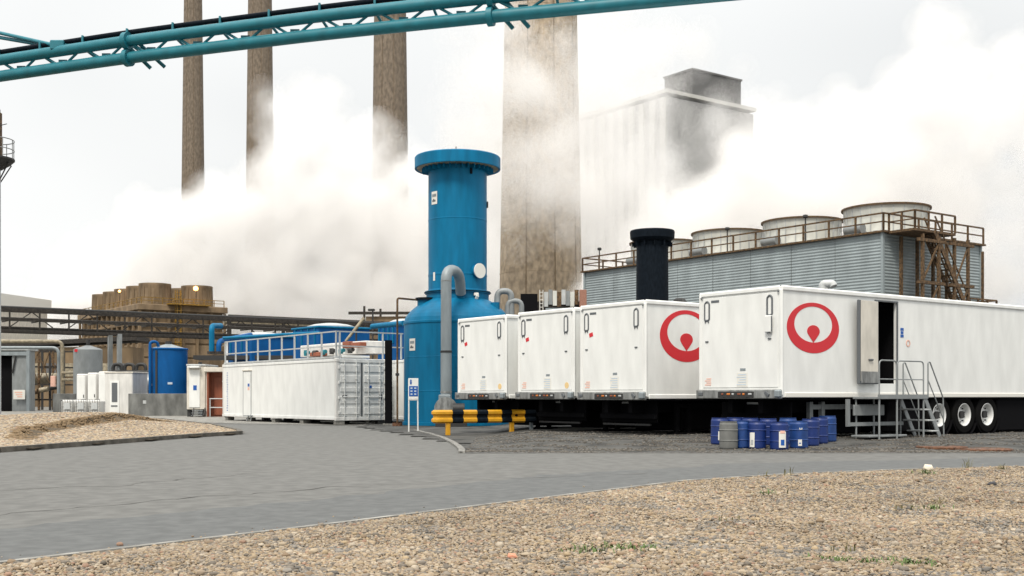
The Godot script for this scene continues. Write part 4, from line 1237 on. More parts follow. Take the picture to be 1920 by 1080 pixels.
func _containers() -> void:
	var pos := at(630, 47)
	var L := 12.0
	var t := make_container("long white container with a roof railing, doors facing the blue tower", pos, L)
	# personnel door in the long side and the column of small blue letters by its far end
	var dr := part("side_door", shp().box(Vector3(-9.0, 1.32, -0.02), Vector3(0.86, 2.1, 0.05), 0.012), M.white, t)
	part("door_lintel", shp().box(Vector3(-9.0, 2.42, 0.0), Vector3(0.98, 0.06, 0.08), 0.01), M.cream, dr)
	part("door_sticker", shp().box(Vector3(-8.8, 1.72, 0.008), Vector3(0.2, 0.14, 0.012)), M.sign_blue, dr)
	part("door_sticker", shp().box(Vector3(-8.8, 1.55, 0.008), Vector3(0.2, 0.14, 0.012)), M.faint_red, dr)
	for e in [-0.45, 0.45]:
		part("door_edge", shp().box(Vector3(-9.0 + e, 1.32, -0.012), Vector3(0.025, 2.14, 0.06)), M.pale_grey, dr)
	rng.seed = 5
	var s := shp()
	for i in 17:
		var y := 0.5 + i * 0.115
		s.box(Vector3(-11.45 + rng.randf_range(-0.03, 0.03), y, -0.026), Vector3(rng.randf_range(0.05, 0.12), 0.045, 0.012))
	part("side_lettering", s, M.sign_blue, t)
	for x in [-8.7, -8.35]:
		part("step_iron", shp().bar(Vector3(x, 0.02, 0.12), Vector3(x, 0.3, 0.05), 0.05, 0.05), M.pale_grey, t)
	part("step_plate", shp().box(Vector3(-8.5, 0.27, 0.16), Vector3(0.5, 0.04, 0.26)), M.grey, t)
	# roof railing
	var y := 2.78
	part("roof_edge", shp().box(Vector3(-L / 2, y + 0.02, -0.12), Vector3(L - 0.2, 0.09, 0.2), 0.01), M.pale_grey, t)
	var n := 9
	for i in n + 1:
		var x := -L + 0.12 + i * (L - 0.3) / n
		part("railing_post", shp().bar(Vector3(x, y, -0.1), Vector3(x, y + 1.12, -0.1), 0.06, 0.06), M.pale_grey, t)
	for h in [0.5, 1.1]:
		part("railing_rail", shp().bar(Vector3(-L + 0.1, y + h, -0.1), Vector3(-0.15, y + h, -0.1), 0.05, 0.05), M.pale_grey, t)
		part("railing_rail", shp().bar(Vector3(-0.15, y + h, -0.1), Vector3(-0.15, y + h, -3.3), 0.05, 0.05), M.pale_grey, t)
	for z in [-0.25, -2.3, -3.2]:
		part("railing_post", shp().bar(Vector3(-0.15, y, z), Vector3(-0.15, y + 1.12, z), 0.06, 0.06), M.pale_grey, t)
	part("roof_box", shp().box(Vector3(-0.5, y + 0.06, -1.0), Vector3(0.8, 0.1, 1.3), 0.02), M.white, t)
	# second container, behind the black upright
	make_container("white container end showing between black upright and blue tower", pos + az() * -3.0 + ax() * 0.5, 12.0)
	var b := thing("black_upright", "tall flat black upright between the two white containers", "post", at(728.5, 46.5))
	part("panel", shp().box(Vector3(0, hgt(638, 46.5) / 2, 0), Vector3(0.27, hgt(638, 46.5), 0.3), 0.01), M.black, b)
	part("foot", shp().box(Vector3(0, 0.04, 0), Vector3(0.42, 0.08, 0.42)), M.kerb, b)

# ------------------------------------------------------------------ right background
func _right_background() -> void:
	var d := 52.0
	var t := thing("black_chimney", "short black steel chimney with a flanged cap behind the trailers", "chimney", at(1223, d))
	var top := hgt(433, d)
	part("shaft", shp().lathe([Vector2(0.8, 0), Vector2(0.75, 3.0), Vector2(0.72, top - 0.4)], 36), M.black_paint, t)
	part("cap", shp().lathe([Vector2(0.7, top - 0.52), Vector2(0.82, top - 0.5), Vector2(1.0, top - 0.36), Vector2(1.02, top - 0.06), Vector2(0.99, top), Vector2(0.7, top)], 40), M.black_paint, t)
	for i in 12:
		var a := TAU * i / 12.0
		part("bracket", shp().box(Vector3(cos(a) * 0.82, top - 0.62, sin(a) * 0.82), Vector3(0.2, 0.2, 0.03), 0.0, Basis(Vector3.UP, -a)), M.black_paint, t)
	# weathered sheds beyond the trailers
	d = 92.0
	var s := thing("weathered_shed", "weathered sheet-clad shed with a dark opening beyond the trailers", "shed", at(976, d))
	var k := d / F
	var h := hgt(546, d)
	part("wall", shp().box(Vector3(62 * k, h / 2 - 0.4, -2.2), Vector3(124 * k, h - 0.8, 4.0)), M.rack_brown, s)
	part("doorway", shp().box(Vector3(16 * k, h - 1.3, -0.15), Vector3(32 * k, 2.2, 0.1)), M.black, s)
	for i in 8:
		part("sheet", shp().box(Vector3((48 + i * 8.2) * k, h - 0.65 + 0.09 * ((i * 5) % 3), -0.12), Vector3(7.6 * k, 1.2, 0.12), 0.01), [M.pale_grey, M.rust_brown, M.fan_white, M.grey][i * 3 % 4], s)
	part("blue_band", shp().box(Vector3(76 * k, h - 1.75, -0.1), Vector3(58 * k, 0.8, 0.16)), M.duct_grey, s)
	part("brick_pier", shp().box(Vector3(117 * k, h / 2 + 0.1, 0), Vector3(13 * k, h, 0.6), 0.02), M.pink_brick, s)
	for x in [36.0, 42.0]:
		part("ladder_stile", shp().tube(Vector3(x * k, h - 2.4, 0.15), Vector3(x * k, h + 0.1, 0.15), 0.03, 6), M.plate_cream, s)
	for i in 8:
		part("ladder_rung", shp().tube(Vector3(36 * k, h - 2.2 + i * 0.3, 0.15), Vector3(42 * k, h - 2.2 + i * 0.3, 0.15), 0.025, 6), M.plate_cream, s)
	# rotating cowls that show over the trailer roofs
	d = 44.0
	for q in [[1549.0, 530.0, 46.0, 0.2, "pale rounded roof cowl showing above the right trailer"], [1272.0, 561.0, 40.0, 0.13, "small dark roof cowl beside the black chimney"], [1147.0, 570.0, 40.0, 0.1, "small grey roof cowl above the third trailer"]]:
		var c := thing("roof_cowl", q[4], "cowl", at(q[0], q[2]))
		var y := hgt(q[1] + 6, q[2])
		var r: float = q[3]
		part("stem", shp().tube(Vector3(0, 0, 0), Vector3(0, y, 0), r * 0.6, 14), M.pale_grey if r > 0.19 else M.dark_steel, c)
		part("hood", shp().pipe([Vector3(-r * 0.7, y - r * 0.6, 0), Vector3(-r * 0.7, y + r * 0.4, 0), Vector3(r * 1.1, y + r * 0.4, 0.1), Vector3(r * 1.3, y - r * 0.2, 0.15)], r * 0.8, r, 16), M.pale_grey if r > 0.19 else M.dark_steel, c)

# ------------------------------------------------------------------ trailers
func ring_poly(s: Shape, c: Vector2, a: float, b: float, t: float) -> void:
	# the emblem's ring: an outer and a raised inner circle
	var n := 64
	for i in n:
		var q := []
		for e in [i, i + 1]:
			var g: float = TAU * e / n
			q.append(Vector3(c.x + cos(g) * a, c.y + sin(g) * b, t))
			q.append(Vector3(c.x + cos(g) * a * 0.725, c.y + (sin(g) * 0.71 + 0.135) * b, t))
		s.quad(q[0], q[2], q[3], q[1])
		for o in [0, 1]:
			var p0: Vector3 = q[o]
			var p1: Vector3 = q[o + 2]
			var z := Vector3(0, 0, -t)
			if o == 0:
				s.quad(p0 + z, p1 + z, p1, p0)
			else:
				s.quad(p1 + z, p0 + z, p0, p1)

func drop_poly(c: Vector2, a: float, b: float) -> PackedVector2Array:
	var p := PackedVector2Array()
	for i in 29:
		var g := deg_to_rad(-32.0 + 244.0 * i / 28.0)
		p.append(c + Vector2(cos(g) * 0.24 * a, (sin(g) * 0.24 - 0.13) * b))
	for q in [[-0.13, -0.38], [-0.05, -0.50], [0.0, -0.575], [0.05, -0.50], [0.13, -0.38]]:
		p.append(c + Vector2(q[0] * a, q[1] * b))
	return p

func make_wheel(parent: Node, pos: Vector3) -> void:
	var w := Node3D.new()
	w.name = "wheel"
	parent.add_child(w, true)
	w.position = pos
	w.rotation.z = -PI / 2      # the lathe's axis lies along +x
	part("tyre", shp().lathe([Vector2(0.30, -0.14), Vector2(0.48, -0.15), Vector2(0.52, -0.11), Vector2(0.52, 0.11), Vector2(0.48, 0.15), Vector2(0.36, 0.155), Vector2(0.30, 0.13)], 36), M.rubber, w)
	part("rim", shp().lathe([Vector2(0.31, 0.145), Vector2(0.30, 0.15), Vector2(0.27, 0.12), Vector2(0.25, 0.02), Vector2(0.16, -0.02), Vector2(0.14, 0.03), Vector2(0.10, 0.03)].map(func(q): return q), 32), M.rim, w)
	var s := shp()
	for i in 10:
		var a := TAU * i / 10.0
		s.tube(Vector3(cos(a) * 0.2, -0.02, sin(a) * 0.2), Vector3(cos(a) * 0.2, 0.03, sin(a) * 0.2), 0.022, 6)
	part("wheel_nut", s, M.dark_steel, w)
	part("hub", shp().tube(Vector3(0, -0.1, 0), Vector3(0, 0.09, 0), 0.10, 16), M.dark_steel, w)

func flap(t: Node, x: float, y: float, open: bool, h := 0.40) -> void:
	# oblong ventilator: dark rim round a white flap; an open one hangs below its dark hole
	var s := shp()
	var w := 0.15
	s.pipe([Vector3(x - w / 2, y - h / 2, 0.012), Vector3(x - w / 2, y + h / 2, 0.012), Vector3(x, y + h / 2 + 0.06, 0.012), Vector3(x + w / 2, y + h / 2, 0.012), Vector3(x + w / 2, y - h / 2, 0.012), Vector3(x, y - h / 2 - 0.02, 0.012), Vector3(x - w / 2, y - h / 2, 0.012)], 0.026, 0.04, 8)
	var f := part("ventilator", s, M.text_grey, t)
	if open:
		part("ventilator_hole", shp().box(Vector3(x, y, 0.006), Vector3(w, h, 0.012)), M.black, f)
		part("ventilator_flap", shp().box(Vector3(x, y - h - 0.02, 0.06), Vector3(w + 0.04, h, 0.08), 0.02), M.white, f)
		part("flap_stay", shp().pipe([Vector3(x + 0.1, y - h * 0.6, 0.07), Vector3(x + 0.1, y - h * 1.5, 0.07), Vector3(x - 0.03, y - h * 1.58, 0.07)], 0.016, 0.05, 8), M.text_grey, f)
	else:
		part("ventilator_flap", shp().box(Vector3(x, y, 0.012), Vector3(w - 0.03, h, 0.022), 0.008), M.white, f)
		for q in [-1.0, 1.0]:
			part("flap_clip", shp().box(Vector3(x + q * 0.05, y - h / 2 - 0.05, 0.02), Vector3(0.025, 0.05, 0.03)), M.text_grey, f)

func make_trailer(label: String, corner: Vector3, bottom: float, top: float, o := {}) -> Node3D:
	# local: origin below the middle of the near end face (facing +z), body along -z, visible side at +x
	var W := 2.6
	var L := 13.4
	var t := thing("box_trailer", label, "trailer", corner - ax() * (W / 2), YAW, "white box trailers parked in a row")
	var h := top - bottom
	var ym := (top + bottom) / 2
	if o.get("door", false):
		# side walls round a real doorway
		var z0 := -3.53
		var z1 := -4.39
		var yd0 := 1.36
		var yd1 := 3.42
		part("side_wall", shp().box(Vector3(W / 2 - 0.04, ym, (z0 - 0.0) / 2), Vector3(0.08, h, -z0)), M.white, t)
		part("side_wall", shp().box(Vector3(W / 2 - 0.04, ym, (z1 - L) / 2), Vector3(0.08, h, L + z1)), M.white, t)
		part("side_wall", shp().box(Vector3(W / 2 - 0.04, (yd1 + top) / 2, (z0 + z1) / 2), Vector3(0.08, top - yd1, z0 - z1)), M.white, t)
		part("side_wall", shp().box(Vector3(W / 2 - 0.04, (yd0 + bottom) / 2, (z0 + z1) / 2), Vector3(0.08, yd0 - bottom, z0 - z1)), M.white, t)
		part("far_wall", shp().box(Vector3(-W / 2 + 0.04, ym, -L / 2), Vector3(0.08, h, L)), M.white, t)
		part("end_wall", shp().box(Vector3(0, ym, -0.04), Vector3(W - 0.16, h, 0.08)), M.white, t)
		part("end_wall", shp().box(Vector3(0, ym, -L + 0.04), Vector3(W - 0.16, h, 0.08)), M.white, t)
		part("roof", shp().box(Vector3(0, top - 0.04, -L / 2), Vector3(W - 0.16, 0.08, L - 0.16)), M.white, t)
		part("floor", shp().box(Vector3(0, bottom + 0.06, -L / 2), Vector3(W - 0.16, 0.12, L - 0.16)), M.black, t)
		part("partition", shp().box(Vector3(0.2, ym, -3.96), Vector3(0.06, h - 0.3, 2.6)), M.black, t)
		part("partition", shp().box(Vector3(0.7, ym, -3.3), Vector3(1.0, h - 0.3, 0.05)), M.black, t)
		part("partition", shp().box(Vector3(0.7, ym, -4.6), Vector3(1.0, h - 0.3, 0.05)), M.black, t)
		var fr := part("door_frame", shp().box(Vector3(W / 2 + 0.008, yd1 + 0.012, (z0 + z1) / 2), Vector3(0.03, 0.035, 0.95)).box(Vector3(W / 2 + 0.008, (yd0 + yd1) / 2, z1 - 0.02), Vector3(0.03, 2.06, 0.04)), M.text_grey, t)
		# the leaf folded back beside the opening, its lined inner face outwards
		var leaf := Node3D.new()
		leaf.name = "door"
		t.add_child(leaf, true)
		leaf.position = Vector3(W / 2 + 0.07, yd0 - 0.02, z0 + 0.03)
		leaf.rotation.y = 0.09
		part("leaf", shp().box(Vector3(0, 1.03, 0.44), Vector3(0.075, 2.06, 0.88), 0.012), M.text_grey, leaf)
		part("lining", shp().box(Vector3(0.043, 1.06, 0.43), Vector3(0.014, 1.98, 0.78), 0.005), M.cream, leaf)
		part("kick_plate", shp().box(Vector3(0.053, 0.17, 0.43), Vector3(0.008, 0.28, 0.78)), M.steel, leaf)
		part("handle", shp().box(Vector3(0.068, 0.6, 0.4), Vector3(0.04, 0.045, 0.2), 0.012), M.text_grey, leaf)
		# pictogram stickers right of the doorway
		for j in 3:
			part("notice", shp().box(Vector3(W / 2 + 0.004, 2.58 + j * 0.085, -4.62), Vector3(0.008, 0.07, 0.13 - 0.02 * (j % 2))), M.sign_blue, t)
		part("notice", shp().lathe([Vector2(0.06, -0.004), Vector2(0.09, -0.004), Vector2(0.09, 0.004), Vector2(0.06, 0.004)], 20), M.faint_red, t).transform = Transform3D(Basis(Vector3.BACK, -PI / 2), Vector3(W / 2 + 0.005, 2.4, -4.88))
	else:
		part("body", shp().box(Vector3(0, ym, -L / 2), Vector3(W, h, L), 0.05), M.white, t)
	# edge trims: roof rails, corner posts, bottom rail
	for x in [-W / 2, W / 2]:
		part("roof_rail", shp().box(Vector3(x, top - 0.02, -L / 2), Vector3(0.07, 0.13, L + 0.05), 0.03), M.white, t)
		part("corner_post", shp().box(Vector3(x * 0.985, ym, 0.0), Vector3(0.1, h - 0.06, 0.07), 0.03), M.white, t)
		part("bottom_rail", shp().box(Vector3(x, bottom + 0.05, -L / 2 - 0.05), Vector3(0.05, 0.12, L - 0.1), 0.015), M.white if not o.get("door", false) else M.plate_cream, t)
		part("marker_lamp", shp().box(Vector3(x * 0.94, top - 0.1, 0.035), Vector3(0.06, 0.035, 0.03), 0.01), M.text_grey, t)
	part("roof_rail", shp().box(Vector3(0, top - 0.022, 0.0), Vector3(W - 0.07, 0.125, 0.07), 0.03), M.white, t)
	part("end_panel", shp().box(Vector3(0, ym + 0.06, 0.004), Vector3(W - 0.22, h - 0.34, 0.02), 0.006), M.white, t)
	var ft: float = top - 0.42
	var f := 0.5
	flap(t, -1.05, ft - 0.02, false)
	flap(t, 0.95, ft + 0.0, o.get("open_flap", false))
	# small fittings and stickers on the end face
	if o.get("red_tag", true):
		part("red_sticker", shp().box(Vector3(-0.86, top - 0.78, 0.017), Vector3(0.15, 0.11, 0.008), 0.0, Basis(Vector3.BACK, 0.25)), M.red, t)
	part("maker_plate", shp().box(Vector3(-0.78, top - 0.2, 0.017), Vector3(0.26, 0.06, 0.008)), M.text_grey, t)
	for x in [-1.05, 0.95]:
		part("lamp", shp().box(Vector3(x, top - 1.18, 0.024), Vector3(0.1, 0.035, 0.03), 0.008), M.text_grey, t)
	var lab := part("data_label", shp().box(Vector3(0.1, bottom + 0.42, 0.016), Vector3(0.34, 0.34, 0.006)), M.faint_blue if false else M.plate_cream, t)
	for j in 5:
		part("print", shp().box(Vector3(0.08 + 0.02 * (j % 3), bottom + 0.30 + j * 0.06, 0.021), Vector3(0.3 - 0.05 * (j % 3), 0.022, 0.004)), M.faint_blue, lab)
	part("print", shp().box(Vector3(0.12, bottom + 0.66, 0.017), Vector3(0.17, 0.06, 0.006)), M.duct_grey, t)
	for j in 4:
		part("print", shp().box(Vector3(-1.02 + 0.03 * (j % 2), bottom + 0.30 + j * 0.05, 0.017), Vector3(0.2 - 0.04 * (j % 2), 0.026, 0.006)), M.faint_red, t)
	if o.get("yellow", true):
		part("round_sticker", shp().tube(Vector3(0.98, bottom + 0.36, 0.012), Vector3(0.98, bottom + 0.36, 0.02), 0.09, 20), M.faint_yellow, t)
	# end beam with its lamp recess
	var bm := part("end_beam", shp().box(Vector3(0, bottom + 0.07, 0.06), Vector3(W + 0.04, 0.22, 0.16), 0.02), M.steel, t)
	part("lamp_recess", shp().box(Vector3(0.0, bottom + 0.06, 0.135), Vector3(1.15, 0.15, 0.03), 0.01), M.dark_steel, bm)
	for j in 6:
		part("reflector", shp().box(Vector3(-0.42 + j * 0.17 + 0.03 * (j % 2), bottom + 0.07, 0.152), Vector3(0.07 + 0.04 * (j % 2), 0.045, 0.02), 0.01), [M.amber, M.brown_door, M.pale_grey][(j * 5 + 1) % 3], bm)
	for x in [-1.15, 0.98]:
		part("tie_hook", shp().box(Vector3(x, bottom + 0.08, 0.15), Vector3(0.15, 0.08, 0.03), 0.01, Basis(Vector3.BACK, -0.6 if x > 0 else 0.0)), M.text_grey, bm)
	part("buffer", shp().box(Vector3(W / 2 + 0.02, bottom + 0.08, 0.16), Vector3(0.16, 0.18, 0.14), 0.03), M.duct_grey, bm)
	# chassis
	for x in [-0.48, 0.48]:
		part("chassis_beam", shp().box(Vector3(x, bottom - 0.2, -L / 2), Vector3(0.14, 0.36, L - 0.4)), M.black, t)
	part("underside", shp().box(Vector3(0, bottom - 0.03, -L / 2), Vector3(W - 0.1, 0.06, L - 0.1)), M.black, t)
	for z in [-6.35, -7.52, -8.63]:
		part("axle", shp().tube(Vector3(-1.1, 0.5, z), Vector3(1.1, 0.5, z), 0.08, 10), M.black, t)
		make_wheel(t, Vector3(1.1, 0.54, z))
		make_wheel(t, Vector3(-1.1, 0.54, z))
		part("mudguard", shp().lathe([Vector2(0.58, -0.17), Vector2(0.6, -0.17), Vector2(0.6, 0.17), Vector2(0.58, 0.17)], 16, Vector3(), 0.2, PI - 0.2), M.black, t).transform = Transform3D(Basis(Vector3.BACK, -PI / 2) * Basis(Vector3.UP, PI / 2), Vector3(1.1, 0.54, z))
	var leg_mat: Material = M.grey if o.get("door", false) else M.black
	for z in [-1.55, -2.0]:
		part("landing_leg", shp().box(Vector3(0.85, (bottom - 0.1) / 2, z), Vector3(0.12, bottom - 0.12, 0.12), 0.01), leg_mat, t)
	part("landing_foot", shp().box(Vector3(0.85, 0.03, -1.78), Vector3(0.3, 0.06, 0.9)), leg_mat, t)
	part("leg_brace", shp().bar(Vector3(0.85, 0.78, -1.5), Vector3(0.85, 0.78, -4.4), 0.07, 0.12), leg_mat, t)
	part("under_locker", shp().box(Vector3(0.3, 0.54, -10.9), Vector3(1.8, 0.94, 3.4), 0.03), M.black, t)
	part("under_locker", shp().box(Vector3(0.3, 0.55, -5.0), Vector3(1.7, 0.86, 1.5), 0.03), M.black, t)
	part("spare_carrier", shp().box(Vector3(-0.3, 0.55, -2.9), Vector3(1.9, 0.9, 1.9), 0.03), M.black, t)
	# low guard with amber lamps under the end
	part("guard_bar", shp().box(Vector3(0, 0.5, -0.55), Vector3(2.2, 0.14, 0.1), 0.02), M.black, t)
	part("guard_plate", shp().box(Vector3(-0.1, 0.62, -0.7), Vector3(2.2, 0.56, 0.05)), M.black, t)
	for x in [-0.75, 0.35]:
		part("amber_lamp", shp().box(Vector3(x, 0.68, -0.66), Vector3(0.3, 0.07, 0.04), 0.01), M.amber, t)
	part("number_print", shp().box(Vector3(-0.1, 0.87, -0.66), Vector3(0.5, 0.05, 0.02)), M.pale_grey, t)
	part("guard_rail", shp().box(Vector3(-0.1, 0.28, -0.6), Vector3(1.9, 0.05, 0.05)), M.dark_steel, t)
	# emblem on the side
	if o.has("emblem"):
		var e: Array = o.emblem      # distance along the side, height, half width, half height
		var s := shp()
		s.xf = Transform3D(Basis(Vector3(0, 0, -1), Vector3.UP, Vector3(1, 0, 0)), Vector3(W / 2 + 0.002, 0, 0))
		ring_poly(s, Vector2(e[0], e[1]), e[2], e[3], 0.004)
		var em := part("emblem", s, M.red, t, "red ring emblem with a drop at its foot")
		var s2 := shp()
		s2.xf = s.xf
		s2.prism(drop_poly(Vector2(e[0], e[1]), e[2], e[3]), -0.001, 0.0052)
		part("emblem_drop", s2, M.red, em)
	return t

func _trailers() -> void:
	var g := 0.15
	var c := at(949.5, 34.6, g)
	make_trailer("white box trailer nearest to the blue tower, partly behind the yellow barrier", c, 1.13 - g, 3.63 - g)
	c = at(1077, 32.0, g)
	make_trailer("white box trailer second from the blue tower, plain narrow side", c, 1.14 - g, 3.645 - g)
	c = at(1211, 29.5, g)
	make_trailer("white box trailer left of the blue barrels, its red emblem half covered", c, 1.13 - g, 3.65 - g, {"emblem": [1.47, 2.79 - g, 0.976, 0.69], "yellow": false})
	c = at(1466, 26.4, g)
	make_trailer("nearest white box trailer with a whole red emblem and open side door", c, 1.17 - g, 3.72 - g, {"emblem": [1.125, 2.81 - g, 0.957, 0.60], "yellow": false, "door": true, "open_flap": true, "red_tag": false})

func _stair() -> void:
	# portable landing and steps at the open side door
	var c := at(1466, 26.4, 0.13)
	var t := thing("access_steps", "grey steel landing with tube handrails below the open trailer door", "steps", c, YAW)
	var m: Material = M.grey
	var x0 := 0.12
	var x1 := 0.85
	var y := 1.02
	part("platform", shp().box(Vector3((x0 + x1) / 2, y, -3.45), Vector3(x1 - x0, 0.06, 2.0), 0.01), m, t)
	part("toe_board", shp().box(Vector3(x1, y + 0.03, -3.45), Vector3(0.025, 0.1, 2.0)), m, t)
	for z in [-2.52, -3.22, -4.31]:
		for x in [x0 + 0.05, x1 - 0.02]:
			part("leg", shp().tube(Vector3(x, 0, z), Vector3(x, y, z), 0.024, 8), m, t)
	part("lower_beam", shp().box(Vector3(x0 + 0.05, 0.38, -3.3), Vector3(0.06, 0.09, 2.2)), m, t)
	part("upright", shp().box(Vector3(x0 + 0.05, 0.66, -2.2), Vector3(0.07, 0.66, 0.09)), m, t)
	part("shelf_plate", shp().box(Vector3(x0 + 0.1, 0.72, -2.95), Vector3(0.05, 0.26, 1.2), 0.01), M.grey, t)
	part("foot_plate", shp().box(Vector3((x0 + x1) / 2, 0.1, -3.0), Vector3(x1 - x0 - 0.2, 0.05, 1.5), 0.01), m, t)
	# two hooped handrails along the outer edge
	for q in [[-2.52, -3.2], [-3.24, -4.31]]:
		part("hoop_rail", shp().pipe([Vector3(x1 - 0.02, y, q[0]), Vector3(x1 - 0.02, y + 0.9, q[0]), Vector3(x1 - 0.02, y + 0.9, q[1]), Vector3(x1 - 0.02, y, q[1])], 0.018, 0.12, 10), m, t)
		part("middle_rail", shp().tube(Vector3(x1 - 0.02, y + 0.45, q[0]), Vector3(x1 - 0.02, y + 0.45, q[1]), 0.014, 8), m, t)
	# steps going down beside the trailer
	for i in 3:
		part("tread", shp().box(Vector3((x0 + x1) / 2, y - 0.02 - 0.27 * (i + 1), -4.45 - i * 0.17), Vector3(x1 - x0, 0.04, 0.3), 0.01), M.pale_grey, t)
	for x in [x0, x1 - 0.02]:
		part("stringer", shp().bar(Vector3(x, y, -4.36), Vector3(x, 0.05, -5.0), 0.03, 0.12), m, t)
		part("stair_rail", shp().pipe([Vector3(x, y, -4.5), Vector3(x, y + 0.88, -4.5), Vector3(x, y + 0.9, -4.58), Vector3(x, 1.02, -5.15), Vector3(x, 0.0, -5.18)], 0.018, 0.08, 10), m, t)
		part("stair_rail", shp().tube(Vector3(x, y + 0.45, -4.5), Vector3(x, 0.5, -5.15), 0.014, 8), m, t)

# ------------------------------------------------------------------ barrier, sign, barrels
func _barrier_sign() -> void:
	var a := at(811, 34.0, 0.03)
	var b := at(1004, 35.4, 0.03)
	var t := thing("crash_barrier", "yellow and black striped crash barrier before the blue tower", "barrier", a, atan2(-(b - a).z, (b - a).x))
	var L := a.distance_to(b)
	# W-beam profile in (z, y), swept along x in painted lengths
	var prof := PackedVector2Array([Vector2(0.0, 0.35), Vector2(0.07, 0.40), Vector2(0.07, 0.47), Vector2(0.015, 0.52), Vector2(0.015, 0.58), Vector2(0.07, 0.63), Vector2(0.07, 0.70), Vector2(0.0, 0.75)])
	var beam := func(x0: float, x1: float) -> Shape:
		var s := shp()
		for i in prof.size() - 1:
			var p := prof[i]
			var q := prof[i + 1]
			s.quad(Vector3(x0, p.y, p.x), Vector3(x1, p.y, p.x), Vector3(x1, q.y, q.x), Vector3(x0, q.y, q.x))
			s.quad(Vector3(x1, p.y, p.x - 0.012), Vector3(x0, p.y, p.x - 0.012), Vector3(x0, q.y, q.x - 0.012), Vector3(x1, q.y, q.x - 0.012))
			for e in [x0, x1]:
				s.quad(Vector3(e, p.y, p.x), Vector3(e, q.y, q.x), Vector3(e, q.y, q.x - 0.012), Vector3(e, p.y, p.x - 0.012))
		return s
	var cuts := [0.18, 0.62, 0.98, 1.42, 1.78, 2.24, 2.58, 3.02, L]
	for i in cuts.size() - 1:
		part("beam_section", beam.call(cuts[i], cuts[i + 1]), M.yellow if i % 2 == 0 else M.black_paint, t)
	# rounded end piece
	var s := shp()
	for i in prof.size() - 1:
		s.lathe([Vector2(prof[i].x + 0.1, prof[i].y), Vector2(prof[i + 1].x + 0.1, prof[i + 1].y)], 10, Vector3(0.18, 0, -0.1), PI / 2, PI * 1.3)
	part("end_piece", s, M.yellow, t)
	for q in [[0.5, "yellow"], [2.6, "yellow"]]:
		part("post", shp().box(Vector3(q[0], 0.36, -0.06), Vector3(0.12, 0.76, 0.1), 0.015), M[q[1]], t)
		part("post", shp().box(Vector3(q[0], 0.17, 0.0), Vector3(0.14, 0.38, 0.06), 0.015), M[q[1]], t)
	part("rear_post", shp().box(Vector3(L - 0.1, 0.36, -0.1), Vector3(0.1, 0.74, 0.1), 0.01), M.duct_grey, t)
	# blue and white safety sign on two white legs
	var g := thing("safety_sign", "white and blue safety sign on two white legs before the blue tower", "sign", at(775, 38.0), 0.35)
	for x in [-0.15, 0.15]:
		part("leg", shp().bar(Vector3(x * 1.05, 0, 0), Vector3(x, 1.76, -0.02), 0.035, 0.035), M.white, g)
	part("board", shp().box(Vector3(0, 1.42, 0.0), Vector3(0.34, 0.74, 0.03), 0.005), M.white, g)
	part("blue_field", shp().box(Vector3(0, 1.36, 0.018), Vector3(0.3, 0.34, 0.008)), M.sign_blue, g)
	var s3 := shp()
	for i in 3:
		for j in 2:
			s3.box(Vector3(-0.07 + j * 0.13, 1.26 + i * 0.1, 0.024), Vector3(0.07, 0.045, 0.006))
	part("pictogram", s3, M.faint_blue, g)
	part("pictogram", shp().tube(Vector3(-0.09, 1.72, 0.016), Vector3(-0.09, 1.72, 0.022), 0.03, 12).box(Vector3(-0.09, 1.64, 0.019), Vector3(0.06, 0.1, 0.006)), M.sign_blue, g)
	part("lower_strip", shp().box(Vector3(0, 1.1, 0.018), Vector3(0.3, 0.05, 0.008)), M.white_dirty, g)

func make_barrel(label: String, pos: Vector3, yaw: float, body: Material) -> Node3D:
	var t := thing("barrel", label, "barrel", pos, yaw, "plastic barrels before the nearest trailer")
	var r := 0.2
	part("body", shp().lathe([Vector2(0, 0), Vector2(r * 0.93, 0), Vector2(r, 0.03), Vector2(r, 0.17), Vector2(r + 0.012, 0.185), Vector2(r, 0.2), Vector2(r, 0.4), Vector2(r + 0.012, 0.415), Vector2(r, 0.43), Vector2(r, 0.54), Vector2(r * 0.9, 0.585), Vector2(r * 0.82, 0.585), Vector2(r * 0.8, 0.57), Vector2(0, 0.57)], 28), body, t)
	part("bung", shp().tube(Vector3(0.08, 0.57, 0), Vector3(0.08, 0.595, 0), 0.035, 12), M.text_grey, t)
	part("bung", shp().tube(Vector3(-0.1, 0.57, 0), Vector3(-0.1, 0.59, 0), 0.025, 10), M.text_grey, t)
	part("lid_ring", shp().lathe([Vector2(r * 0.8, 0.585), Vector2(r * 0.93, 0.585), Vector2(r * 0.93, 0.605), Vector2(r * 0.8, 0.605)], 28), body, t)
	return t

func barrel_label(t: Node3D, ang: float, w: float, y0: float, y1: float, tint: Material) -> void:
	var p := part("label_sheet", around_plate(shp(), 0.2, ang, w, y0, y1, 0.013), M.plate_cream, t)
	part("print", around_plate(shp(), 0.2, ang, w * 0.5, y0 + 0.05, y0 + (y1 - y0) * 0.5, 0.0165), tint, p)

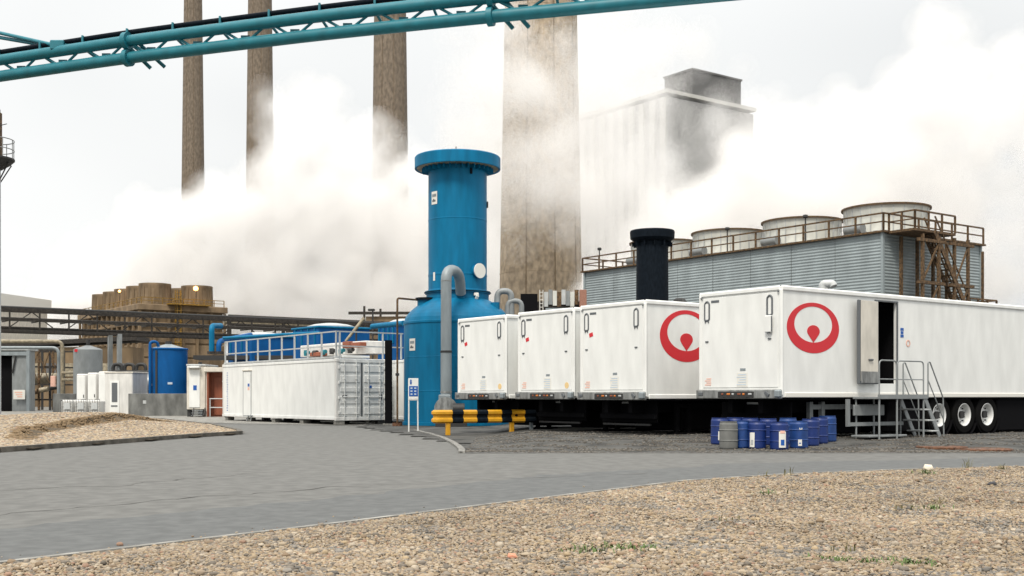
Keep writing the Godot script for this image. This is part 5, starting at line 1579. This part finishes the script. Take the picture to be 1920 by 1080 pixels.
func _barrels() -> void:
	var spec := [
		[1349, 26.2, "blue", "blue barrel half behind the beige barrel at the left of the group"],
		[1366, 25.2, "beige", "beige grey barrel, the only one that is not blue"],
		[1392, 25.4, "blue", "plain blue barrel just right of the beige barrel"],
		[1419, 25.2, "label_left", "blue barrel with a tall white label on its left side"],
		[1461, 25.0, "label_mid", "blue barrel with a red and white label, closest to the road"],
		[1498, 25.3, "label_low", "blue barrel with a low pale label, right of the red-labelled one"],
		[1519, 25.9, "blue", "darker blue barrel behind the low-labelled barrel"],
		[1536, 26.4, "blue", "blue barrel second from the right end of the group"],
		[1552, 26.9, "blue", "rightmost blue barrel, deepest in the trailer's shade"],
		[1406, 26.1, "blue", "blue barrel in the back row behind the plain one"],
		[1440, 26.0, "blue", "blue barrel in the back row between the two labelled ones"],
		[1478, 26.2, "blue", "blue barrel in the back row behind the low-labelled one"],
		[1378, 26.3, "blue", "blue barrel in the back row behind the beige one"]]
	var k := 0
	for q in spec:
		var p := at(q[0], q[1])
		p.y = yard_height(p.x, q[1]) - 0.004
		var t := make_barrel(q[3], p, 0.0, [M.barrel_blue, M.barrel_worn, M.barrel_blue][(k * 5) % 3] if q[2] != "beige" else M.wall_grey)
		t.rotation.y = 0.0
		t.rotation.z = 0.012 * ((k * 7) % 3 - 1)
		if q[2] == "label_left":
			barrel_label(t, 2.3, 0.55, 0.04, 0.36, M.pale_grey)
		elif q[2] == "label_mid":
			barrel_label(t, 1.45, 0.75, 0.05, 0.4, M.sign_blue)
			part("hazard_mark", around_plate(shp(), 0.2, 1.45, 0.5, 0.36, 0.42, 0.018), M.faint_red, t)
		elif q[2] == "label_low":
			barrel_label(t, 1.7, 0.4, 0.06, 0.2, M.sign_blue)
			barrel_label(t, 1.6, 0.3, 0.42, 0.46, M.sign_blue)
		elif k == 0:
			barrel_label(t, 1.5, 0.8, 0.1, 0.3, M.sign_blue)
		k += 1

# ------------------------------------------------------------------ loose stones, weeds, steam
func pebble(sd: int) -> ArrayMesh:
	rng.seed = sd
	var s := shp()
	var pts := []
	var g := (1.0 + sqrt(5.0)) / 2.0
	for e in [[-1, g, 0], [1, g, 0], [-1, -g, 0], [1, -g, 0], [0, -1, g], [0, 1, g], [0, -1, -g], [0, 1, -g], [g, 0, -1], [g, 0, 1], [-g, 0, -1], [-g, 0, 1]]:
		pts.append(Vector3(e[0], e[1], e[2]).normalized() * rng.randf_range(0.38, 0.56))
	for f in [[0, 11, 5], [0, 5, 1], [0, 1, 7], [0, 7, 10], [0, 10, 11], [1, 5, 9], [5, 11, 4], [11, 10, 2], [10, 7, 6], [7, 1, 8], [3, 9, 4], [3, 4, 2], [3, 2, 6], [3, 6, 8], [3, 8, 9], [4, 9, 5], [2, 4, 11], [6, 2, 10], [8, 6, 7], [9, 8, 1]]:
		var a: Vector3 = pts[f[0]]
		var b: Vector3 = pts[f[1]]
		var c: Vector3 = pts[f[2]]
		var m := (b - a).cross(c - a).normalized()
		var mid := m * signf(m.dot(a + b + c))
		s._tri(a, b, c, (a.normalized() + mid * 0.8).normalized(), (b.normalized() + mid * 0.8).normalized(), (c.normalized() + mid * 0.8).normalized())
	return s.mesh()

func scatter(called: String, xs: Array, colors: Array, me: ArrayMesh) -> void:
	var mm := MultiMesh.new()
	mm.transform_format = MultiMesh.TRANSFORM_3D
	mm.use_colors = true
	mm.mesh = me
	mm.instance_count = xs.size()
	for i in xs.size():
		mm.set_instance_transform(i, xs[i])
		mm.set_instance_color(i, colors[i])
	var o := MultiMeshInstance3D.new()
	o.name = called
	o.multimesh = mm
	var m := StandardMaterial3D.new()
	m.resource_name = called
	m.vertex_color_use_as_albedo = true
	m.roughness = 0.85
	o.material_override = m
	add_child(o, true)
	o.set_meta("kind", "stuff")

const STONE := [[0.48, 0.35, 0.21], [0.56, 0.45, 0.31], [0.36, 0.26, 0.15], [0.29, 0.25, 0.21], [0.17, 0.155, 0.14], [0.40, 0.30, 0.21], [0.24, 0.145, 0.07], [0.09, 0.083, 0.078], [0.60, 0.51, 0.39], [0.42, 0.21, 0.13], [0.50, 0.36, 0.19]]

func stone_color(grey := 0.0) -> Color:
	var r := rng.randf()
	var k := int(r * r * 0.0 + rng.randf() * STONE.size()) % STONE.size()
	if k == 9 and rng.randf() < 0.6:
		k = 0
	if k == 7 and rng.randf() < 0.35:
		k = 4
	var c := Color(STONE[k][0], STONE[k][1], STONE[k][2]) * rng.randf_range(0.75, 1.12)
	var l := c.get_luminance()
	return c.lerp(Color(l, l, l * 0.97), grey).lerp(Color(0.35, 0.285, 0.205), 0.35) * 0.8

func _stones() -> void:
	var me := pebble(4)
	rng.seed = 77
	var xs := []
	var cs := []
	var tries := 0
	while xs.size() < 300000 and tries < 1500000:
		tries += 1
		var d := 5.8 + 14.0 * rng.randf()
		var x := rng.randf_range(-0.50 * d - 0.3, 0.52 * d + 0.5)
		var inside := edge_d(x) - d
		if inside < 0.02 and rng.randf() > 0.05 * exp(inside * 4.5):
			continue
		var sz := 0.010 + 0.020 * pow(rng.randf(), 2.2)
		if rng.randf() < 0.03:
			sz *= rng.randf_range(1.5, 2.3)
		var y := bed_height(x, d) if inside > 0.0 else 0.0
		var b := Basis.from_euler(Vector3(rng.randf() * TAU, rng.randf() * TAU, rng.randf() * TAU)).scaled(Vector3(sz * rng.randf_range(0.9, 1.4), sz * rng.randf_range(0.6, 0.95), sz * rng.randf_range(0.9, 1.3)))
		xs.append(Transform3D(b, Vector3(x, y + sz * rng.randf_range(0.05, 0.35), -d)))
		var patch := hills.get_noise_2d(x * 9.0, d * 9.0)
		var tint := stone_color(0.08)
		if patch > 0.25 and rng.randf() < 0.45:
			tint = Color(0.20, 0.182, 0.158) * rng.randf_range(0.5, 1.3)
		cs.append(tint * (0.86 + 0.2 * hills.get_noise_2d(x * 4.0 + 50.0, d * 4.0)))
	scatter("gravel", xs, cs, me)
	# the island's stones
	xs = []
	cs = []
	var poly := island_poly()
	tries = 0
	while xs.size() < 60000 and tries < 600000:
		tries += 1
		var d := rng.randf_range(22.0, 62.0)
		var x := rng.randf_range(-0.46 * d - 0.5, -8.4)
		var p := Vector2(x, d)
		if not Geometry2D.is_point_in_polygon(p, poly):
			continue
		var dist := edge_dist(p, poly)
		if dist < 0.12:
			continue
		var sz := 0.05 + 0.06 * pow(rng.randf(), 2.0)
		var b := Basis.from_euler(Vector3(rng.randf() * TAU, rng.randf() * TAU, rng.randf() * TAU)).scaled(Vector3(sz * 1.2, sz * 0.8, sz))
		xs.append(Transform3D(b, Vector3(x, island_height(x, d, dist) + sz * 0.2, -d)))
		var dug := absf(scarp_x(d) - x) < 0.35 and d > 28.0 and d < 48.0
		cs.append(stone_color(0.1) * 0.95 if not dug else Color(0.17, 0.115, 0.06) * rng.randf_range(0.7, 1.2))
	scatter("gravel", xs, cs, me)
	# grey chippings over the yard
	xs = []
	cs = []
	tries = 0
	while xs.size() < 9000 and tries < 200000:
		tries += 1
		var d := 24.05 + 9.0 * pow(rng.randf(), 1.5)
		var x := rng.randf_range(-1.0, 0.47 * d)
		if hills.get_noise_2d(x * 5.0, d * 14.0) < rng.randf_range(-0.15, 0.35):
			continue
		var sz := 0.022 + 0.035 * pow(rng.randf(), 2.0)
		var b := Basis.from_euler(Vector3(rng.randf() * TAU, rng.randf() * TAU, rng.randf() * TAU)).scaled(Vector3(sz * 1.2, sz * 0.8, sz))
		xs.append(Transform3D(b, Vector3(x, yard_height(x, d) + sz * 0.15, -d)))
		cs.append(stone_color(0.85) * 0.4)
	scatter("chippings", xs, cs, me)

func _weeds() -> void:
	var spec := [
		[1097, 1035, 0.10, 26, 0, "low green weed clump in gravel, left of the others"],
		[1148, 1030, 0.08, 22, 0, "low spreading green weed at the bottom centre of the gravel"],
		[1205, 1034, 0.09, 24, 0, "small green weed right of the bottom centre clumps"],
		[1560, 1056, 0.07, 26, 0, "bright green weed near the bottom edge, first of the right clumps"],
		[1608, 1058, 0.07, 30, 0, "widest bright green weed near the bottom edge"],
		[1695, 1055, 0.08, 26, 0, "green weed near the bottom edge right of the widest clump"],
		[1722, 1058, 0.07, 22, 0, "last green weed of the bottom right row"],
		[1438, 930, 0.10, 18, 0, "small green weed just inside the kerb above the bare gravel"],
		[1434, 896, 0.26, 9, 1, "thin upright dry weed at the kerb, left one"],
		[1477, 893, 0.34, 10, 1, "taller thin dry weed at the kerb, right of the left one"],
		[1735, 888, 0.16, 26, 0, "leafy weed under the pale stone at the kerb"],
		[1815, 878, 0.36, 16, 1, "tall ragged weed at the kerb near the right frame edge"],
		[1745, 955, 0.12, 22, 0, "green weed in the gravel at mid right"],
		[1762, 944, 0.14, 16, 1, "sparse weed beside the mid right green weed"],
		[1880, 884, 0.2, 22, 1, "mossy weed strip at the far right kerb"],
		[1584, 1035, 0.2, 10, 1, "withered grey stalks standing in the gravel"],
		[1360, 980, 0.16, 10, 1, "faint dry weed in the middle of the gravel"],
		[1690, 955, 0.16, 10, 1, "dark thin weed left of the mid right green weed"]]
	rng.seed = 9
	for q in spec:
		var d: float = (EYE - 0.1) * F / (q[1] - 743.0)
		var p := at(q[0], d)
		p.y = bed_height(p.x, d)
		var t := thing("weed", q[5], "weed", p)
		var s := shp()
		var h: float = q[2] * (0.6 if q[4] else 0.7)
		for i in q[3] * (1 if q[4] else 2):
			var a := rng.randf() * TAU
			var lean := rng.randf_range(0.3, 1.1) * (0.55 if q[4] else 1.6)
			var base := Vector3(rng.randfn(), 0, rng.randfn() * 0.6) * (0.05 if q[4] else 0.09)
			var dir := Vector3(cos(a), 0, sin(a))
			var side := Vector3(-sin(a), 0, cos(a)) * rng.randf_range(0.0015, 0.005)
			var hh := h * rng.randf_range(0.4, 1.0)
			var mid := base + dir * hh * lean * 0.35 + Vector3(0, hh * 0.6, 0)
			var tip := base + dir * hh * lean + Vector3(0, hh * rng.randf_range(0.7, 1.0), 0)
			s.tri(base - side, base + side, mid + side * 1.3)
			s.tri(base - side, mid + side * 1.3, mid - side * 1.3)
			s.tri(mid - side * 1.3, mid + side * 1.3, tip)
		part("leaves", s, M.weed if q[4] == 0 else M.weed_dry, t)
	# loose bigger stones
	for q in [[1741, 877, 0.13, "pale loose rock lying at the kerb above the leafy weed", Color(0.62, 0.55, 0.45)], [960, 1047, 0.055, "pinkish brick fragment lying in the foreground gravel", Color(0.55, 0.25, 0.16)], [1860, 907, 0.08, "dark loose stone in the gravel near the right frame edge", Color(0.05, 0.05, 0.055)]]:
		var d: float = (EYE - 0.08) * F / (q[1] + 4 - 743.0)
		var p := at(q[0], d)
		p.y = bed_height(p.x, d)
		var o := part("stone", pebble(q[0]), null, self)
		var m := StandardMaterial3D.new()
		m.resource_name = "loose_stone"
		m.albedo_color = q[4].linear_to_srgb()
		m.roughness = 0.9
		o.material_override = m
		o.position = p + Vector3(0, q[2] * 0.3, 0)
		o.scale = Vector3(q[2] * 1.5, q[2], q[2] * 1.1)
		o.set_meta("label", q[3])
		o.set_meta("category", "stone")

func _steam() -> void:
	# steam as drifts of tiny white droplet flakes, thick where the cloud is thick
	rng.seed = 21
	var v := PackedVector3Array()
	var n := PackedVector3Array()
	for i in 16000:
		var p := Vector3(rng.randfn(), rng.randfn(), rng.randfn()).normalized() * 1.08 * pow(rng.randf(), 0.46)
		var a := Vector3(rng.randfn(), rng.randfn(), rng.randfn()).normalized()
		var b := a.cross(Vector3(rng.randfn(), rng.randfn(), rng.randfn())).normalized()
		var r := 0.005
		v.append_array([p + a * r, p - a * r * 0.5 + b * r * 0.87, p - a * r * 0.5 - b * r * 0.87])
		var m := -a.cross(b)
		n.append_array([m, m, m])
	var arr := []
	arr.resize(Mesh.ARRAY_MAX)
	arr[Mesh.ARRAY_VERTEX] = v
	arr[Mesh.ARRAY_NORMAL] = n
	var me := ArrayMesh.new()
	me.add_surface_from_arrays(Mesh.PRIMITIVE_TRIANGLES, arr)
	var fm := StandardMaterial3D.new()
	fm.resource_name = "steam"
	fm.albedo_color = Color(0.99, 0.985, 0.98)
	fm.roughness = 1.0
	fm.metallic_specular = 0.0
	fm.backlight_enabled = true
	fm.backlight = Color(1, 1, 1)
	me.surface_set_material(0, fm)
	var fn := FastNoiseLite.new()
	fn.seed = 2
	fn.frequency = 0.03
	fn.fractal_octaves = 4
	# the bank on the left, drifting up behind the concrete tower
	var tops := [[-125.0, 18.0], [-102.0, 33.0], [-75.5, 50.0], [-59.6, 67.0], [-45.0, 66.0], [-36.0, 61.0], [-28.8, 57.0], [-12.0, 52.0], [8.0, 40.0]]
	var bank := []
	var tries := 0
	while bank.size() < 4300 and tries < 200000:
		tries += 1
		var p := Vector3(rng.randf_range(-122, 6), rng.randf_range(14, 76), rng.randf_range(-281, -264))
		var top := 0.0
		for i in tops.size() - 1:
			if p.x <= tops[i + 1][0]:
				top = lerpf(tops[i][1], tops[i + 1][1], (p.x - tops[i][0]) / (tops[i + 1][0] - tops[i][0]))
				break
		var k := (top - p.y + fn.get_noise_3dv(p) * 24.0) / 10.0
		if rng.randf() < k:
			bank.append(Transform3D(Basis.from_euler(Vector3(rng.randf() * 6, rng.randf() * 6, rng.randf() * 6)).scaled(Vector3.ONE * rng.randf_range(2.4, 4.8)), p))
	_drift("steam_bank", bank, me)
	# the plume off the fan stacks, blown to the right
	var plume := []
	tries = 0
	while plume.size() < 3600 and tries < 200000:
		tries += 1
		var p := Vector3(rng.randf_range(8, 78), rng.randf_range(13, 56), rng.randf_range(-149, -134))
		var edge := 14.3 + (p.y - 22.0) * 1.0
		var k := minf((p.x - edge + fn.get_noise_3dv(p * 2.0) * 11.0) / 6.0, 1.0 - smoothstep(36.0, 76.0, p.x))
		k = minf(k, (36.0 + (p.x - 30.0) * 0.3 - p.y + fn.get_noise_3dv(p * 1.6 + Vector3(40, 0, 0)) * 16.0) / 8.0)
		if rng.randf() < k:
			plume.append(Transform3D(Basis.from_euler(Vector3(rng.randf() * 6, rng.randf() * 6, rng.randf() * 6)).scaled(Vector3.ONE * rng.randf_range(1.3, 2.6)), p))
	_drift("steam_plume", plume, me)
	# sparse drifts before the boiler house and the widest chimney
	var haze := []
	tries = 0
	while haze.size() < 850 and tries < 100000:
		tries += 1
		var p := Vector3(rng.randf_range(-6, 44), rng.randf_range(18, 72), rng.randf_range(-230, -214))
		var k := (0.62 + fn.get_noise_3dv(p * 1.3) * 1.3 - 0.35 * smoothstep(27.0, 34.0, p.x)) * (1.0 - smoothstep(60.0, 74.0, p.y) * 0.5)
		if rng.randf() < k:
			haze.append(Transform3D(Basis.from_euler(Vector3(rng.randf() * 6, rng.randf() * 6, rng.randf() * 6)).scaled(Vector3.ONE * rng.randf_range(2.6, 4.8)), p))
	_drift("steam_drift", haze, me)
	haze = []
	tries = 0
	while haze.size() < 330 and tries < 100000:
		tries += 1
		var p := Vector3(rng.randf_range(-8, 14), rng.randf_range(12, 56), rng.randf_range(-145, -135))
		var k := (0.6 + fn.get_noise_3dv(p * 2.4) * 1.8) * smoothstep(16.0, 27.0, p.y) * (1.0 - smoothstep(38.0, 50.0, p.y) * 0.75)
		if rng.randf() < k:
			haze.append(Transform3D(Basis.from_euler(Vector3(rng.randf() * 6, rng.randf() * 6, rng.randf() * 6)).scaled(Vector3.ONE * rng.randf_range(1.8, 3.4)), p))
	_drift("steam_drift", haze, me)

func _drift(called: String, xs: Array, me: ArrayMesh) -> void:
	var mm := MultiMesh.new()
	mm.transform_format = MultiMesh.TRANSFORM_3D
	mm.mesh = me
	mm.instance_count = xs.size()
	for i in xs.size():
		mm.set_instance_transform(i, xs[i])
	var o := MultiMeshInstance3D.new()
	o.name = called
	o.multimesh = mm
	add_child(o, true)
	o.set_meta("kind", "stuff")
